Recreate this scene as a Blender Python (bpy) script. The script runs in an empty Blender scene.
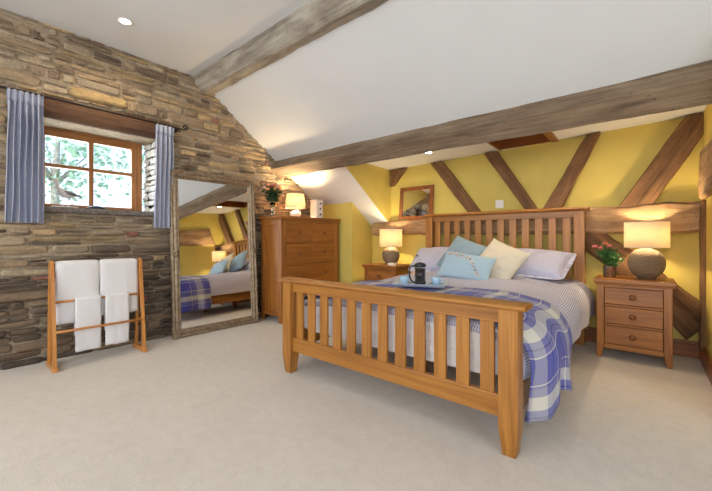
import bpy, math, random
from mathutils import Vector, Matrix, Euler, noise
SC = bpy.context.scene
COL = SC.collection
R = math.radians

# ---------------------------------------------------------------- camera
cam = bpy.data.cameras.new('camera')
cam_ob = bpy.data.objects.new('camera', cam)
COL.objects.link(cam_ob)
cam.sensor_fit = 'HORIZONTAL'
cam.sensor_width = 36.0
cam.lens = 348.5 / 712 * 36.0
cam.shift_y = (238.3 - 245.5) / 712.0
cam.clip_start = 0.05
cam_ob.location = (3.765, 0, 1.0)
cam_ob.rotation_euler = (R(90), 0, R(39.72))
SC.camera = cam_ob

# ---------------------------------------------------------------- world, daylight, exposure
SC.view_settings.view_transform = 'Standard'
SC.view_settings.look = 'None'
SC.view_settings.gamma = 1
SC.view_settings.use_curve_mapping = False
SC.view_settings.exposure = 0.20
world = bpy.data.worlds.new('daylight_sky')
SC.world = world
world.use_nodes = True
wn = world.node_tree
bg = wn.nodes['Background']
sky = wn.nodes.new('ShaderNodeTexSky')
sky.sky_type = 'HOSEK_WILKIE'
sky.turbidity = 7
sky.sun_direction = (0.2, -0.6, 0.75)
wn.links.new(sky.outputs[0], bg.inputs[0])
bg.inputs[1].default_value = 11.0


def area(name, loc, rot, sx, sy, watts, color):
    l = bpy.data.lights.new(name, 'AREA')
    l.shape = 'RECTANGLE'
    l.size, l.size_y = sx, sy
    l.energy = watts
    l.color = color
    o = bpy.data.objects.new(name, l)
    o.location = loc
    o.rotation_euler = rot
    COL.objects.link(o)
    return o


DAY = (0.94, 0.965, 1.0)
# area lights added as daylight fill at unseen openings; the last at the small window
area('daylight_fill_front', (1.3, -2.18, 1.45), (R(90), 0, 0), 1.7, 1.4, 26, DAY)
area('daylight_fill_front_right', (4.1, -2.18, 1.3), (R(90), 0, 0), 1.7, 2.0, 34, DAY)
area('daylight_fill_side', (5.55, 0.2, 1.4), (R(90), 0, R(90)), 2.0, 1.4, 5, DAY)
area('daylight_gable_window', (-0.42, 0.96, 1.64), (R(90), 0, R(-90)), 0.74, 0.68, 12, (0.85, 0.94, 1.0))

# ---------------------------------------------------------------- materials


def new_mat(name):
    m = bpy.data.materials.new(name)
    m.use_nodes = True
    nt = m.node_tree
    return m, nt, nt.nodes['Principled BSDF']


def N(nt, kind, **kw):
    n = nt.nodes.new(kind)
    for k, v in kw.items():
        setattr(n, k, v)
    return n


def ramp(nt, fac, stops, interp='LINEAR'):
    r = N(nt, 'ShaderNodeValToRGB')
    r.color_ramp.interpolation = interp
    e = r.color_ramp.elements
    while len(e) < len(stops):
        e.new(0.5)
    for i, (p, c) in enumerate(stops):
        e[i].position = p
        e[i].color = (*c, 1)
    nt.links.new(fac, r.inputs[0])
    return r.outputs[0]


def coords(nt, scale, kind='UV'):
    tc = N(nt, 'ShaderNodeTexCoord')
    mp = N(nt, 'ShaderNodeMapping')
    mp.inputs['Scale'].default_value = scale
    nt.links.new(tc.outputs[kind], mp.inputs[0])
    return mp.outputs[0]


def tex_noise(nt, vec, scale=1, detail=4, rough=0.55, dist=0):
    n = N(nt, 'ShaderNodeTexNoise')
    n.inputs['Scale'].default_value = scale
    n.inputs['Detail'].default_value = detail
    n.inputs['Roughness'].default_value = rough
    n.inputs['Distortion'].default_value = dist
    nt.links.new(vec, n.inputs['Vector'])
    return n.outputs['Fac']


def mix(nt, fac, a, b, blend='MIX'):
    n = N(nt, 'ShaderNodeMix', data_type='RGBA', blend_type=blend)
    for sock, v in ((n.inputs[0], fac), (n.inputs[6], a), (n.inputs[7], b)):
        if isinstance(v, (int, float)):
            sock.default_value = v
        elif isinstance(v, tuple):
            sock.default_value = (*v, 1)
        else:
            nt.links.new(v, sock)
    return n.outputs[2]


def bump(nt, b, height, strength=0.3, dist=0.01):
    n = N(nt, 'ShaderNodeBump')
    n.inputs['Strength'].default_value = strength
    n.inputs['Distance'].default_value = dist
    nt.links.new(height, n.inputs['Height'])
    nt.links.new(n.outputs[0], b.inputs['Normal'])


def wood(name, dark, light, rough=0.38, grain=34.0):
    m, nt, b = new_mat(name)
    fine = tex_noise(nt, coords(nt, (2.2, grain * 3.2, 1)), 1, 3, 0.6, 0.4)
    wide = tex_noise(nt, coords(nt, (0.9, grain * 0.42, 1)), 1, 2, 0.5, 1.6)
    col = ramp(nt, wide, [(0.30, dark), (0.5, tuple((d + l) / 2 for d, l in zip(dark, light))), (0.68, light)])
    fc = ramp(nt, fine, [(0.30, (0.66, 0.60, 0.55)), (0.55, (1, 1, 1)), (0.8, (1.06, 1.05, 1.0))])
    c = mix(nt, 0.85, col, fc, 'MULTIPLY')
    nt.links.new(c, b.inputs['Base Color'])
    b.inputs['Roughness'].default_value = rough
    b.inputs['Coat Weight'].default_value = 0.12
    b.inputs['Coat Roughness'].default_value = 0.3
    bump(nt, b, fine, 0.15, 0.002)
    return m


def plain(name, col, rough=0.6, metal=0.0, noise_amt=0.06, scale=30, bmp=0.0, bdist=0.003):
    m, nt, b = new_mat(name)
    n = tex_noise(nt, coords(nt, (1, 1, 1), 'Object'), scale, 3)
    lo = tuple(max(0, c * (1 - noise_amt)) for c in col)
    hi = tuple(min(1, c * (1 + noise_amt)) for c in col)
    nt.links.new(ramp(nt, n, [(0.35, lo), (0.65, hi)]), b.inputs['Base Color'])
    b.inputs['Roughness'].default_value = rough
    b.inputs['Metallic'].default_value = metal
    if bmp:
        bump(nt, b, n, bmp, bdist)
    return m


def timber_mat(name, dark, mid, light, crack=0.55):
    m, nt, b = new_mat(name)
    g = tex_noise(nt, coords(nt, (1.6, 26, 1)), 1, 5, 0.62, 0.8)
    big = tex_noise(nt, coords(nt, (2.3, 7, 1)), 1, 4, 0.6, 0.5)
    worm = tex_noise(nt, coords(nt, (26, 60, 1)), 1, 2, 0.5)
    c = ramp(nt, g, [(0.30, dark), (0.48, mid), (0.66, light)])
    c = mix(nt, 0.55, c, ramp(nt, big, [(0.32, dark), (0.5, mid), (0.68, light)]))
    c = mix(nt, 1.0, c, ramp(nt, worm, [(0.24, (0.25, 0.2, 0.16)), (0.33, (1, 1, 1))]), 'MULTIPLY')
    cr = tex_noise(nt, coords(nt, (1.1, 42, 1)), 1, 1, 0.4, 1.2)
    c = mix(nt, crack, c, ramp(nt, cr, [(0.26, (0.12, 0.09, 0.07)), (0.31, (1, 1, 1))]), 'MULTIPLY')
    nt.links.new(c, b.inputs['Base Color'])
    b.inputs['Roughness'].default_value = 0.8
    bump(nt, b, mix(nt, 0.5, g, big), 0.7, 0.014)
    return m


OAK = wood('honey_oak', (0.32, 0.120, 0.017), (0.49, 0.208, 0.036))
OAK_DARK = wood('amber_oak', (0.27, 0.090, 0.014), (0.43, 0.165, 0.030))
OAK_BEDSIDE = wood('bedside_oak', (0.27, 0.088, 0.012), (0.45, 0.168, 0.026))
KNOB_OAK = wood('dark_turned_oak', (0.17, 0.052, 0.010), (0.27, 0.09, 0.018))
PINE = wood('varnished_beech', (0.52, 0.19, 0.04), (0.66, 0.28, 0.06), 0.35)
FRAME_WOOD = wood('red_brown_wood', (0.20, 0.062, 0.018), (0.34, 0.115, 0.03))
WINDOW_WOOD = wood('window_wood', (0.34, 0.13, 0.03), (0.50, 0.21, 0.06))
LINTEL = timber_mat('lintel_timber', (0.035, 0.016, 0.009), (0.11, 0.05, 0.025), (0.19, 0.095, 0.045))
TIMBER_BROWN = timber_mat('old_brown_timber', (0.055, 0.025, 0.010), (0.18, 0.086, 0.034), (0.31, 0.165, 0.072))
TIMBER_GREY = timber_mat('weathered_grey_timber', (0.09, 0.07, 0.055), (0.34, 0.29, 0.23), (0.56, 0.51, 0.44), 0.75)
TIMBER_PURLIN = timber_mat('purlin_timber', (0.08, 0.052, 0.032), (0.22, 0.15, 0.095), (0.36, 0.27, 0.18), 0.7)
TIMBER_TAN = timber_mat('hewn_tan_timber', (0.12, 0.06, 0.026), (0.38, 0.22, 0.105), (0.60, 0.40, 0.215), 0.8)
CEIL = plain('white_ceiling_paint', (0.76, 0.765, 0.77), 0.75, 0, 0.01, 3)
YELLOW = plain('yellow_wall_paint', (0.66, 0.52, 0.125), 0.7, 0, 0.03, 6, 0.15)
WHITE_PL = plain('white_plaster', (0.74, 0.74, 0.70), 0.8, 0, 0.06, 9, 0.5, 0.01)
WHITE_PAINT = plain('white_gloss_paint', (0.82, 0.80, 0.76), 0.4)
IRON = plain('black_wrought_iron', (0.015, 0.013, 0.012), 0.5, 0.6, 0.2, 60, 0.3)
TOWEL = plain('white_terry', (0.83, 0.80, 0.79), 0.95, 0, 0.05, 160, 0.8, 0.006)
CHROME = plain('chrome', (0.75, 0.75, 0.75), 0.15, 1.0)
MATTRESS = plain('off_white_ticking', (0.86, 0.81, 0.79), 0.9, 0, 0.05, 22, 0.8, 0.02)
GREY_BALL = plain('grey_brown_stoneware', (0.22, 0.155, 0.10), 0.8, 0, 0.25, 70, 0.6)
LEAF = plain('green_leaf', (0.05, 0.15, 0.025), 0.5, 0, 0.4, 60)
LEAF_DARK = plain('dark_green_leaf', (0.018, 0.05, 0.015), 0.5, 0, 0.4, 60)
PINK = plain('pink_petal', (0.72, 0.17, 0.18), 0.6, 0, 0.15, 80)
PEACH = plain('peach_petal', (0.78, 0.34, 0.16), 0.6, 0, 0.15, 80)
ROSE = plain('dusky_rose_petal', (0.52, 0.15, 0.12), 0.6, 0, 0.15, 80)
PALE_BLUE = plain('pale_blue_ceramic', (0.40, 0.57, 0.70), 0.25, 0, 0.02)
TRAY = plain('pale_tray_enamel', (0.60, 0.66, 0.72), 0.3, 0, 0.02)
BLACK = plain('black_plastic', (0.012, 0.012, 0.013), 0.3)
COFFEE = plain('dark_coffee', (0.02, 0.008, 0.004), 0.12)
MORTAR = plain('lime_mortar', (0.24, 0.19, 0.14), 0.95, 0, 0.3, 25, 0.8, 0.02)
LEAD_BLUE = plain('navy_glazed_dish', (0.02, 0.035, 0.07), 0.35)
GULL_WHITE = plain('white_painted_wood', (0.62, 0.58, 0.55), 0.6)
GULL_GREY = plain('grey_painted_wood', (0.16, 0.15, 0.16), 0.6)
PLASTIC = plain('white_plastic', (0.8, 0.78, 0.74), 0.35, 0, 0.01)
CREAM_CARD = plain('cream_card', (0.80, 0.74, 0.64), 0.6)


def stone_mat():
    m, nt, b = new_mat('rubble_stone')
    at = N(nt, 'ShaderNodeAttribute', attribute_name='stone')
    oc = coords(nt, (1, 1, 1), 'Object')
    st = coords(nt, (1, 0.8, 1.7), 'Object')
    n1 = tex_noise(nt, st, 9, 5, 0.62, 0.6)
    n2 = tex_noise(nt, oc, 55, 4, 0.6)
    c = mix(nt, 0.9, at.outputs['Color'], ramp(nt, n1, [(0.30, (0.62, 0.58, 0.55)), (0.5, (1, 1, 1)), (0.70, (1.25, 1.2, 1.12))]), 'MULTIPLY')
    c = mix(nt, 0.7, c, ramp(nt, n2, [(0.3, (0.65, 0.63, 0.6)), (0.6, (1.1, 1.1, 1.1))]), 'MULTIPLY')
    nt.links.new(c, b.inputs['Base Color'])
    b.inputs['Roughness'].default_value = 0.9
    bump(nt, b, mix(nt, 0.4, n1, n2), 0.9, 0.016)
    return m


STONE = stone_mat()


def carpet_mat():
    m, nt, b = new_mat('beige_carpet')
    oc = coords(nt, (1, 1, 1), 'Object')
    n1 = tex_noise(nt, oc, 160, 3, 0.7)
    n2 = tex_noise(nt, oc, 2.2, 3, 0.5)
    n3 = tex_noise(nt, oc, 16, 3, 0.6)
    c = ramp(nt, n1, [(0.3, (0.61, 0.53, 0.44)), (0.7, (0.79, 0.71, 0.61))])
    c = mix(nt, 0.6, c, ramp(nt, n2, [(0.35, (0.92, 0.92, 0.91)), (0.65, (1, 1, 1))]), 'MULTIPLY')
    c = mix(nt, 0.6, c, ramp(nt, n3, [(0.35, (0.90, 0.89, 0.88)), (0.6, (1, 1, 1))]), 'MULTIPLY')
    nt.links.new(c, b.inputs['Base Color'])
    b.inputs['Roughness'].default_value = 1.0
    b.inputs['Sheen Weight'].default_value = 0.2
    bump(nt, b, n1, 0.5, 0.005)
    return m


CARPET = carpet_mat()


def mathn(nt, op, a, b=None):
    n = N(nt, 'ShaderNodeMath', operation=op)
    for i, v in enumerate((a, b)):
        if v is None:
            continue
        if isinstance(v, (int, float)):
            n.inputs[i].default_value = v
        else:
            nt.links.new(v, n.inputs[i])
    return n.outputs[0]


def uv_axes(nt):
    tc = N(nt, 'ShaderNodeTexCoord')
    s = N(nt, 'ShaderNodeSeparateXYZ')
    nt.links.new(tc.outputs['UV'], s.inputs[0])
    return s.outputs[0], s.outputs[1]


def plaid_mat():
    m, nt, b = new_mat('blue_plaid_wool')
    u, v = uv_axes(nt)
    blue, deep, lilac, cream = (0.055, 0.06, 0.36), (0.015, 0.015, 0.13), (0.17, 0.165, 0.38), (0.70, 0.65, 0.54)

    def band(x, period, off):
        f = mathn(nt, 'FRACT', mathn(nt, 'DIVIDE', mathn(nt, 'ADD', x, off), period))
        return ramp(nt, f, [(0.0, blue), (0.36, cream), (0.38, blue), (0.42, lilac), (0.54, cream), (0.74, lilac), (0.84, deep), (0.86, lilac), (0.95, cream), (0.97, blue)], 'CONSTANT')
    a = band(u, 0.345, 0.03)
    c2 = band(v, 0.46, 0.20)
    c = mix(nt, 0.38, a, c2)
    wv = tex_noise(nt, coords(nt, (400, 400, 1)), 1, 1)
    c = mix(nt, 0.25, c, ramp(nt, wv, [(0.3, (0.7, 0.7, 0.7)), (0.7, (1.1, 1.1, 1.1))]), 'MULTIPLY')
    nt.links.new(c, b.inputs['Base Color'])
    b.inputs['Roughness'].default_value = 0.95
    b.inputs['Sheen Weight'].default_value = 0.15
    bump(nt, b, wv, 0.4, 0.003)
    return m


def duvet_mat(name='striped_duvet_cotton', period=0.015, stripe=(0.13, 0.15, 0.33), ground=(0.68, 0.65, 0.72)):
    m, nt, b = new_mat(name)
    u, v = uv_axes(nt)
    z = mathn(nt, 'ABSOLUTE', mathn(nt, 'SUBTRACT', mathn(nt, 'FRACT', mathn(nt, 'DIVIDE', v, 0.016)), 0.5))
    uu = mathn(nt, 'ADD', u, mathn(nt, 'MULTIPLY', z, 0.012))
    f = mathn(nt, 'ABSOLUTE', mathn(nt, 'SUBTRACT', mathn(nt, 'FRACT', mathn(nt, 'DIVIDE', uu, period)), 0.5))
    c = ramp(nt, f, [(0.0, stripe), (0.10, stripe), (0.17, ground), (1.0, ground)])
    nt.links.new(c, b.inputs['Base Color'])
    b.inputs['Roughness'].default_value = 0.85
    w = tex_noise(nt, coords(nt, (1, 1, 1), 'Object'), 7, 3, 0.5, 0.8)
    bump(nt, b, w, 0.5, 0.02)
    return m


def linen_mat(name, col, amt=0.1, wr=0.4):
    m, nt, b = new_mat(name)
    w = tex_noise(nt, coords(nt, (260, 260, 260), 'Object'), 1, 2)
    lo = tuple(c * (1 - amt) for c in col)
    hi = tuple(min(1, c * (1 + amt)) for c in col)
    nt.links.new(ramp(nt, w, [(0.3, lo), (0.7, hi)]), b.inputs['Base Color'])
    b.inputs['Roughness'].default_value = 0.9
    f = tex_noise(nt, coords(nt, (1, 1, 1), 'Object'), 9, 3, 0.5, 1.0)
    bump(nt, b, f, wr, 0.02)
    return m


def curtain_mat():
    m, nt, b = new_mat('blue_striped_curtain')
    u, v = uv_axes(nt)
    f = mathn(nt, 'FRACT', mathn(nt, 'DIVIDE', u, 0.062))
    c = ramp(nt, f, [(0.0, (0.33, 0.36, 0.49)), (0.34, (0.48, 0.50, 0.59)), (0.42, (0.34, 0.37, 0.50)), (0.48, (0.53, 0.53, 0.60)), (0.70, (0.50, 0.45, 0.50)), (0.76, (0.40, 0.43, 0.55))], 'CONSTANT')
    nt.links.new(c, b.inputs['Base Color'])
    b.inputs['Roughness'].default_value = 0.9
    return m


PLAID, DUVET, CURTAIN = plaid_mat(), duvet_mat(), curtain_mat()
PILLOW = duvet_mat('lilac_pillow_cotton', 0.012, (0.36, 0.37, 0.56), (0.60, 0.58, 0.68))
LINEN_BLUE = linen_mat('dusty_blue_linen', (0.30, 0.40, 0.47))
LINEN_SKY = linen_mat('sky_blue_cotton', (0.42, 0.56, 0.64), 0.05)
LINEN_CREAM = linen_mat('cream_cotton', (0.74, 0.65, 0.50), 0.06)


def shade_mat():
    m, nt, b = new_mat('cream_lamp_shade')
    out = nt.nodes['Material Output']
    tr = N(nt, 'ShaderNodeBsdfTranslucent')
    tr.inputs[0].default_value = (0.93, 0.80, 0.58, 1)
    df = N(nt, 'ShaderNodeBsdfDiffuse')
    df.inputs[0].default_value = (0.90, 0.82, 0.68, 1)
    mx = N(nt, 'ShaderNodeMixShader')
    mx.inputs[0].default_value = 0.45
    nt.links.new(tr.outputs[0], mx.inputs[1])
    nt.links.new(df.outputs[0], mx.inputs[2])
    nt.links.new(mx.outputs[0], out.inputs[0])
    return m


SHADE = shade_mat()


def emis(name, col, s):
    m, nt, b = new_mat(name)
    b.inputs['Base Color'].default_value = (*col, 1)
    b.inputs['Emission Color'].default_value = (*col, 1)
    b.inputs['Emission Strength'].default_value = s
    return m




def bulb_mat():
    m, nt, b = new_mat('glowing_bulb')
    tr = N(nt, 'ShaderNodeBsdfTransparent')
    em = N(nt, 'ShaderNodeEmission')
    em.inputs[0].default_value = (1.0, 0.78, 0.48, 1)
    em.inputs[1].default_value = 5
    ad = N(nt, 'ShaderNodeAddShader')
    nt.links.new(tr.outputs[0], ad.inputs[0])
    nt.links.new(em.outputs[0], ad.inputs[1])
    nt.links.new(ad.outputs[0], nt.nodes['Material Output'].inputs[0])
    return m


BULB = bulb_mat()
SPOT_GLOW = emis('spotlight_glow', (1.0, 0.88, 0.66), 30)


def glass_mat(name, tint=(1, 1, 1), rough=0.0):
    m, nt, b = new_mat(name)
    b.inputs['Base Color'].default_value = (*tint, 1)
    b.inputs['Transmission Weight'].default_value = 1.0
    b.inputs['Roughness'].default_value = rough
    b.inputs['IOR'].default_value = 1.45
    return m


def pane_mat():
    m, nt, b = new_mat('window_glass')
    out = nt.nodes['Material Output']
    tr = N(nt, 'ShaderNodeBsdfTransparent')
    gl = N(nt, 'ShaderNodeBsdfGlossy')
    gl.inputs['Roughness'].default_value = 0.02
    mx = N(nt, 'ShaderNodeMixShader')
    mx.inputs[0].default_value = 0.05
    nt.links.new(tr.outputs[0], mx.inputs[1])
    nt.links.new(gl.outputs[0], mx.inputs[2])
    nt.links.new(mx.outputs[0], out.inputs[0])
    return m


GLASS, PANE = glass_mat('clear_glass'), pane_mat()


def mirror_mat():
    m, nt, b = new_mat('mirror_silvering')
    b.inputs['Base Color'].default_value = (0.86, 0.87, 0.87, 1)
    b.inputs['Metallic'].default_value = 1
    b.inputs['Roughness'].default_value = 0.0
    return m


MIRROR = mirror_mat()


def gilt_mat():
    m, nt, b = new_mat('champagne_silver_gilt')
    n = tex_noise(nt, coords(nt, (1, 1, 1), 'Object'), 30, 5, 0.65)
    nt.links.new(ramp(nt, n, [(0.25, (0.16, 0.11, 0.06)), (0.50, (0.30, 0.22, 0.14)), (0.75, (0.46, 0.38, 0.27))]), b.inputs['Base Color'])
    b.inputs['Metallic'].default_value = 0.45
    b.inputs['Roughness'].default_value = 0.45
    bump(nt, b, n, 0.4, 0.004)
    return m


GILT = gilt_mat()


def wicker_mat():
    m, nt, b = new_mat('woven_rattan')
    u, v = uv_axes(nt)
    a = mathn(nt, 'SINE', mathn(nt, 'MULTIPLY', u, 6.2832 * 46))
    c = mathn(nt, 'SINE', mathn(nt, 'MULTIPLY', v, 6.2832 * 16))
    h = mathn(nt, 'MULTIPLY', a, c)
    nt.links.new(ramp(nt, mathn(nt, 'ADD', mathn(nt, 'MULTIPLY', h, 0.5), 0.5), [(0.1, (0.10, 0.065, 0.038)), (0.5, (0.25, 0.17, 0.10)), (0.9, (0.42, 0.30, 0.19))]), b.inputs['Base Color'])
    b.inputs['Roughness'].default_value = 0.8
    bump(nt, b, h, 0.7, 0.006)
    return m


WICKER = wicker_mat()
TIN = plain('mottled_tin', (0.30, 0.25, 0.21), 0.35, 0.8, 0.5, 70, 0.5)
BARK = plain('overexposed_bark', (0.42, 0.38, 0.32), 0.9, 0, 0.3, 12)  # bark colour lightened to match the blown-out daylight outside
GRASS = plain('meadow_grass', (0.20, 0.36, 0.14), 0.9, 0, 0.3, 6)
HEDGE = plain('overexposed_foliage', (0.46, 0.64, 0.52), 0.8, 0, 0.3, 4)  # leaf colour lightened in place of stronger daylight, to look overexposed

# ---------------------------------------------------------------- mesh helpers
PM = {}


class MB:
    def __init__(self, seed=0):
        self.v, self.f, self.uv, self.sm = [], [], [], []
        self.r = random.Random(seed)

    def face(self, idx, uvs=None, smooth=False):
        self.f.append(tuple(idx))
        self.uv.append(uvs or [(0, 0)] * len(idx))
        self.sm.append(smooth)

    def hexa(self, p, axis=None):
        """p: 8 corners, order (x0y0z0, x1y0z0, x1y1z0, x0y1z0, then the same at z1)"""
        b = len(self.v)
        p = [Vector(q) for q in p]
        self.v += p
        ex = ((p[1] - p[0]).length, (p[3] - p[0]).length, (p[4] - p[0]).length)
        la = axis if axis is not None else ex.index(max(ex))
        o = [p[0], p[1], p[3], p[4]]
        ax = [(o[1] - o[0]).normalized(), (o[2] - o[0]).normalized(), (o[3] - o[0]).normalized()]
        L = ax[la]
        ou, ov = self.r.uniform(0, 50), self.r.uniform(0, 50)
        for k, fc in enumerate(((0, 3, 2, 1), (4, 5, 6, 7), (0, 1, 5, 4), (1, 2, 6, 5), (2, 3, 7, 6), (3, 0, 4, 7))):
            na = (2, 2, 1, 0, 1, 0)[k]
            oth = [a for a in (0, 1, 2) if a not in (na, la)]
            W = ax[oth[0]]
            uvs = []
            for i in fc:
                d = p[i] - p[0]
                uvs.append((ou + (d.dot(L) if na != la else d.dot(ax[oth[-1]]) * 0.2), ov + k * 0.31 + d.dot(W)))
            self.face([b + i for i in fc], uvs)

    def box(self, x0, x1, y0, y1, z0, z1, axis=None):
        self.hexa([(x0, y0, z0), (x1, y0, z0), (x1, y1, z0), (x0, y1, z0), (x0, y0, z1), (x1, y0, z1), (x1, y1, z1), (x0, y1, z1)], axis)
        return self

    def bar(self, a, b, w, h, up=(0, 0, 1), taper=1.0):
        a, b = Vector(a), Vector(b)
        d = (b - a).normalized()
        s = d.cross(Vector(up)).normalized()
        t = s.cross(d).normalized()
        P = []
        for c, k in ((a, 1), (b, taper)):
            P.append([c + s * (i * w / 2 * k) + t * (j * h / 2 * k) for i, j in ((-1, -1), (1, -1), (1, 1), (-1, 1))])
        self.hexa(P[0] + P[1], 2)
        return self

    def loft(self, rings, caps=True, smooth=True, closed=True, usc=1.0):
        base = len(self.v)
        n = len(rings[0])
        per = [0]
        r0 = [Vector(q) for q in rings[len(rings) // 2]]
        for i in range(n):
            per.append(per[-1] + (r0[(i + 1) % n] - r0[i]).length)
        ln = [0]
        for k in range(1, len(rings)):
            c0 = sum((Vector(q) for q in rings[k - 1]), Vector()) / n
            c1 = sum((Vector(q) for q in rings[k]), Vector()) / n
            ln.append(ln[-1] + max((c1 - c0).length, (Vector(rings[k][0]) - Vector(rings[k - 1][0])).length))
        ou, ov = self.r.uniform(0, 50), self.r.uniform(0, 50)
        for r in rings:
            self.v += [Vector(q) for q in r]
        m = n if closed else n - 1
        for k in range(len(rings) - 1):
            for i in range(m):
                j = (i + 1) % n
                a = base + k * n
                self.face((a + i, a + j, a + n + j, a + n + i),
                          [(ou + ln[k] * usc, ov + per[i]), (ou + ln[k] * usc, ov + per[i + 1]), (ou + ln[k + 1] * usc, ov + per[i + 1]), (ou + ln[k + 1] * usc, ov + per[i])], smooth)
        if caps and closed:
            for k, rev in ((0, True), (len(rings) - 1, False)):
                idx = [base + k * n + i for i in range(n)]
                uvs = [(ou + 0.1 * self.v[i][0] + 0.1 * self.v[i][1], ov + self.v[i][2]) for i in idx]
                if rev:
                    idx, uvs = idx[::-1], uvs[::-1]
                self.face(idx, uvs)
        return self

    def tube(self, pts, r, n=8, smooth=True):
        pts = [Vector(p) for p in pts]
        rs = r if isinstance(r, (list, tuple)) else [r] * len(pts)
        rings = []
        ref = None
        for i, p in enumerate(pts):
            d = (pts[min(i + 1, len(pts) - 1)] - pts[max(i - 1, 0)]).normalized()
            if ref is None:
                ref = d.orthogonal().normalized()
            s = (ref - d * ref.dot(d))
            s = s.normalized() if s.length > 1e-6 else d.orthogonal().normalized()
            ref = s
            t = d.cross(s)
            rings.append([p + (s * math.cos(6.28319 * k / n) + t * math.sin(6.28319 * k / n)) * rs[i] for k in range(n)])
        return self.loft(rings, True, smooth)

    def lathe(self, prof, c=(0, 0, 0), n=24, axis='z', smooth=True, caps=True, uvn=True):
        c = Vector(c)
        base = len(self.v)
        for r, h in prof:
            for k in range(n):
                a = 6.28319 * k / n
                p = (r * math.cos(a), r * math.sin(a), h)
                if axis == 'x':
                    p = (h, p[0], p[1])
                elif axis == 'y':
                    p = (p[0], h, -p[1])
                self.v.append(c + Vector(p))
        L = [0]
        for (r0, h0), (r1, h1) in zip(prof, prof[1:]):
            L.append(L[-1] + math.hypot(r1 - r0, h1 - h0))
        T = L[-1] or 1
        for i in range(len(prof) - 1):
            for k in range(n):
                j = (k + 1) % n
                a = base + i * n
                self.face((a + k, a + j, a + n + j, a + n + k), [(k / n, L[i] / T), ((k + 1) / n, L[i] / T), ((k + 1) / n, L[i + 1] / T), (k / n, L[i + 1] / T)], smooth)
        if caps:
            if prof[0][0] > 1e-5:
                self.face([base + k for k in range(n)][::-1])
            if prof[-1][0] > 1e-5:
                self.face([base + (len(prof) - 1) * n + k for k in range(n)])
        return self

    def ball(self, c, r, n=10, sq=(1, 1, 1)):
        c = Vector(c)
        prof = [(math.sin(math.pi * i / n) * r, -math.cos(math.pi * i / n) * r) for i in range(n + 1)]
        prof[0], prof[-1] = (1e-5, -r), (1e-5, r)
        b = len(self.v)
        self.lathe(prof, (0, 0, 0), max(6, n), caps=False)
        for i in range(b, len(self.v)):
            q = self.v[i]
            self.v[i] = c + Vector((q[0] * sq[0], q[1] * sq[1], q[2] * sq[2]))
        return self

    def grid(self, fn, nu, nv, uvf=None, smooth=True, flip=False):
        b = len(self.v)
        for j in range(nv + 1):
            for i in range(nu + 1):
                self.v.append(Vector(fn(i / nu, j / nv)))
        for j in range(nv):
            for i in range(nu):
                q = [(i, j), (i + 1, j), (i + 1, j + 1), (i, j + 1)]
                if flip:
                    q = q[::-1]
                self.face([b + y * (nu + 1) + x for x, y in q], [(uvf(x / nu, y / nv) if uvf else (x / nu, y / nv)) for x, y in q], smooth)
        return self

    def prism(self, poly, axis, a0, a1):
        """poly in the two other axes, extruded along axis from a0 to a1"""
        def P(q, h):
            return {'x': (h, q[0], q[1]), 'y': (q[0], h, q[1]), 'z': (q[0], q[1], h)}[axis]
        return self.loft([[P(q, a0) for q in poly], [P(q, a1) for q in poly]], True, False)

    def build(self, name, mat, parent=None, local=False, bevel=0.0, seg=2, solid=0.0, sub=0, loc=None, attr=None, recalc=True, offset=-1):
        me = bpy.data.meshes.new(name)
        o = bpy.data.objects.new(name, me)
        M = Matrix()
        if parent is not None:
            M = PM[parent]
        elif loc is not None:
            M = Matrix.Translation(Vector(loc))
            o.location = loc
        inv = M.inverted()
        vs = self.v if local else [inv @ p for p in self.v]
        me.from_pydata([tuple(p) for p in vs], [], self.f)
        uvl = me.uv_layers.new(name='UVMap')
        flat = [c for f in self.uv for q in f for c in q]
        uvl.data.foreach_set('uv', flat)
        me.polygons.foreach_set('use_smooth', self.sm)
        if attr:
            ca = me.color_attributes.new('stone', 'FLOAT_COLOR', 'CORNER')
            dat = []
            for f, c in zip(self.f, attr):
                dat += [*c, 1.0] * len(f)
            ca.data.foreach_set('color', dat)
        me.update()
        if recalc:
            import bmesh
            bm = bmesh.new()
            bm.from_mesh(me)
            bmesh.ops.recalc_face_normals(bm, faces=bm.faces)
            bm.to_mesh(me)
            bm.free()
        me.materials.append(mat)
        COL.objects.link(o)
        if parent is not None:
            o.parent = parent
        PM[o] = M
        if solid:
            md = o.modifiers.new('thickness', 'SOLIDIFY')
            md.thickness = solid
            md.offset = offset
        if bevel:
            md = o.modifiers.new('bevel', 'BEVEL')
            md.width = bevel
            md.segments = seg
            md.limit_method = 'ANGLE'
            md.angle_limit = R(40)
            md.use_clamp_overlap = True
        if sub:
            md = o.modifiers.new('subdivision', 'SUBSURF')
            md.levels = md.render_levels = sub
        return o


def tag(o, label, cat, group=None):
    o['label'] = label
    o['category'] = cat
    if group:
        o['group'] = group
    return o


def thing(name, label, cat, loc, rot=(0, 0, 0), group=None):
    o = bpy.data.objects.new(name, None)
    o.empty_display_size = 0.1
    COL.objects.link(o)
    o.location = loc
    o.rotation_euler = rot
    PM[o] = Matrix.Translation(Vector(loc)) @ Euler(rot).to_matrix().to_4x4()
    return tag(o, label, cat, group)


def struct(o):
    o['kind'] = 'structure'
    return o


# ---------------------------------------------------------------- room shell
def slope_z(y):
    return 2.134 - 0.709 * (y - 2.70)


def slope_y(z):
    return 2.70 + (2.134 - z) / 0.709


def flat_z(x):
    return 1.95 + 0.026 * (x - 1.0)


XC, YB, XR = 1.03, 4.06, 4.13          # cheek wall, back wall, right wall
ZT = 2.75

m = MB(1)
m.box(-0.1, 5.7, -2.3, 4.3, -0.12, 0)
struct(m.build('floor', CARPET))

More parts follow.
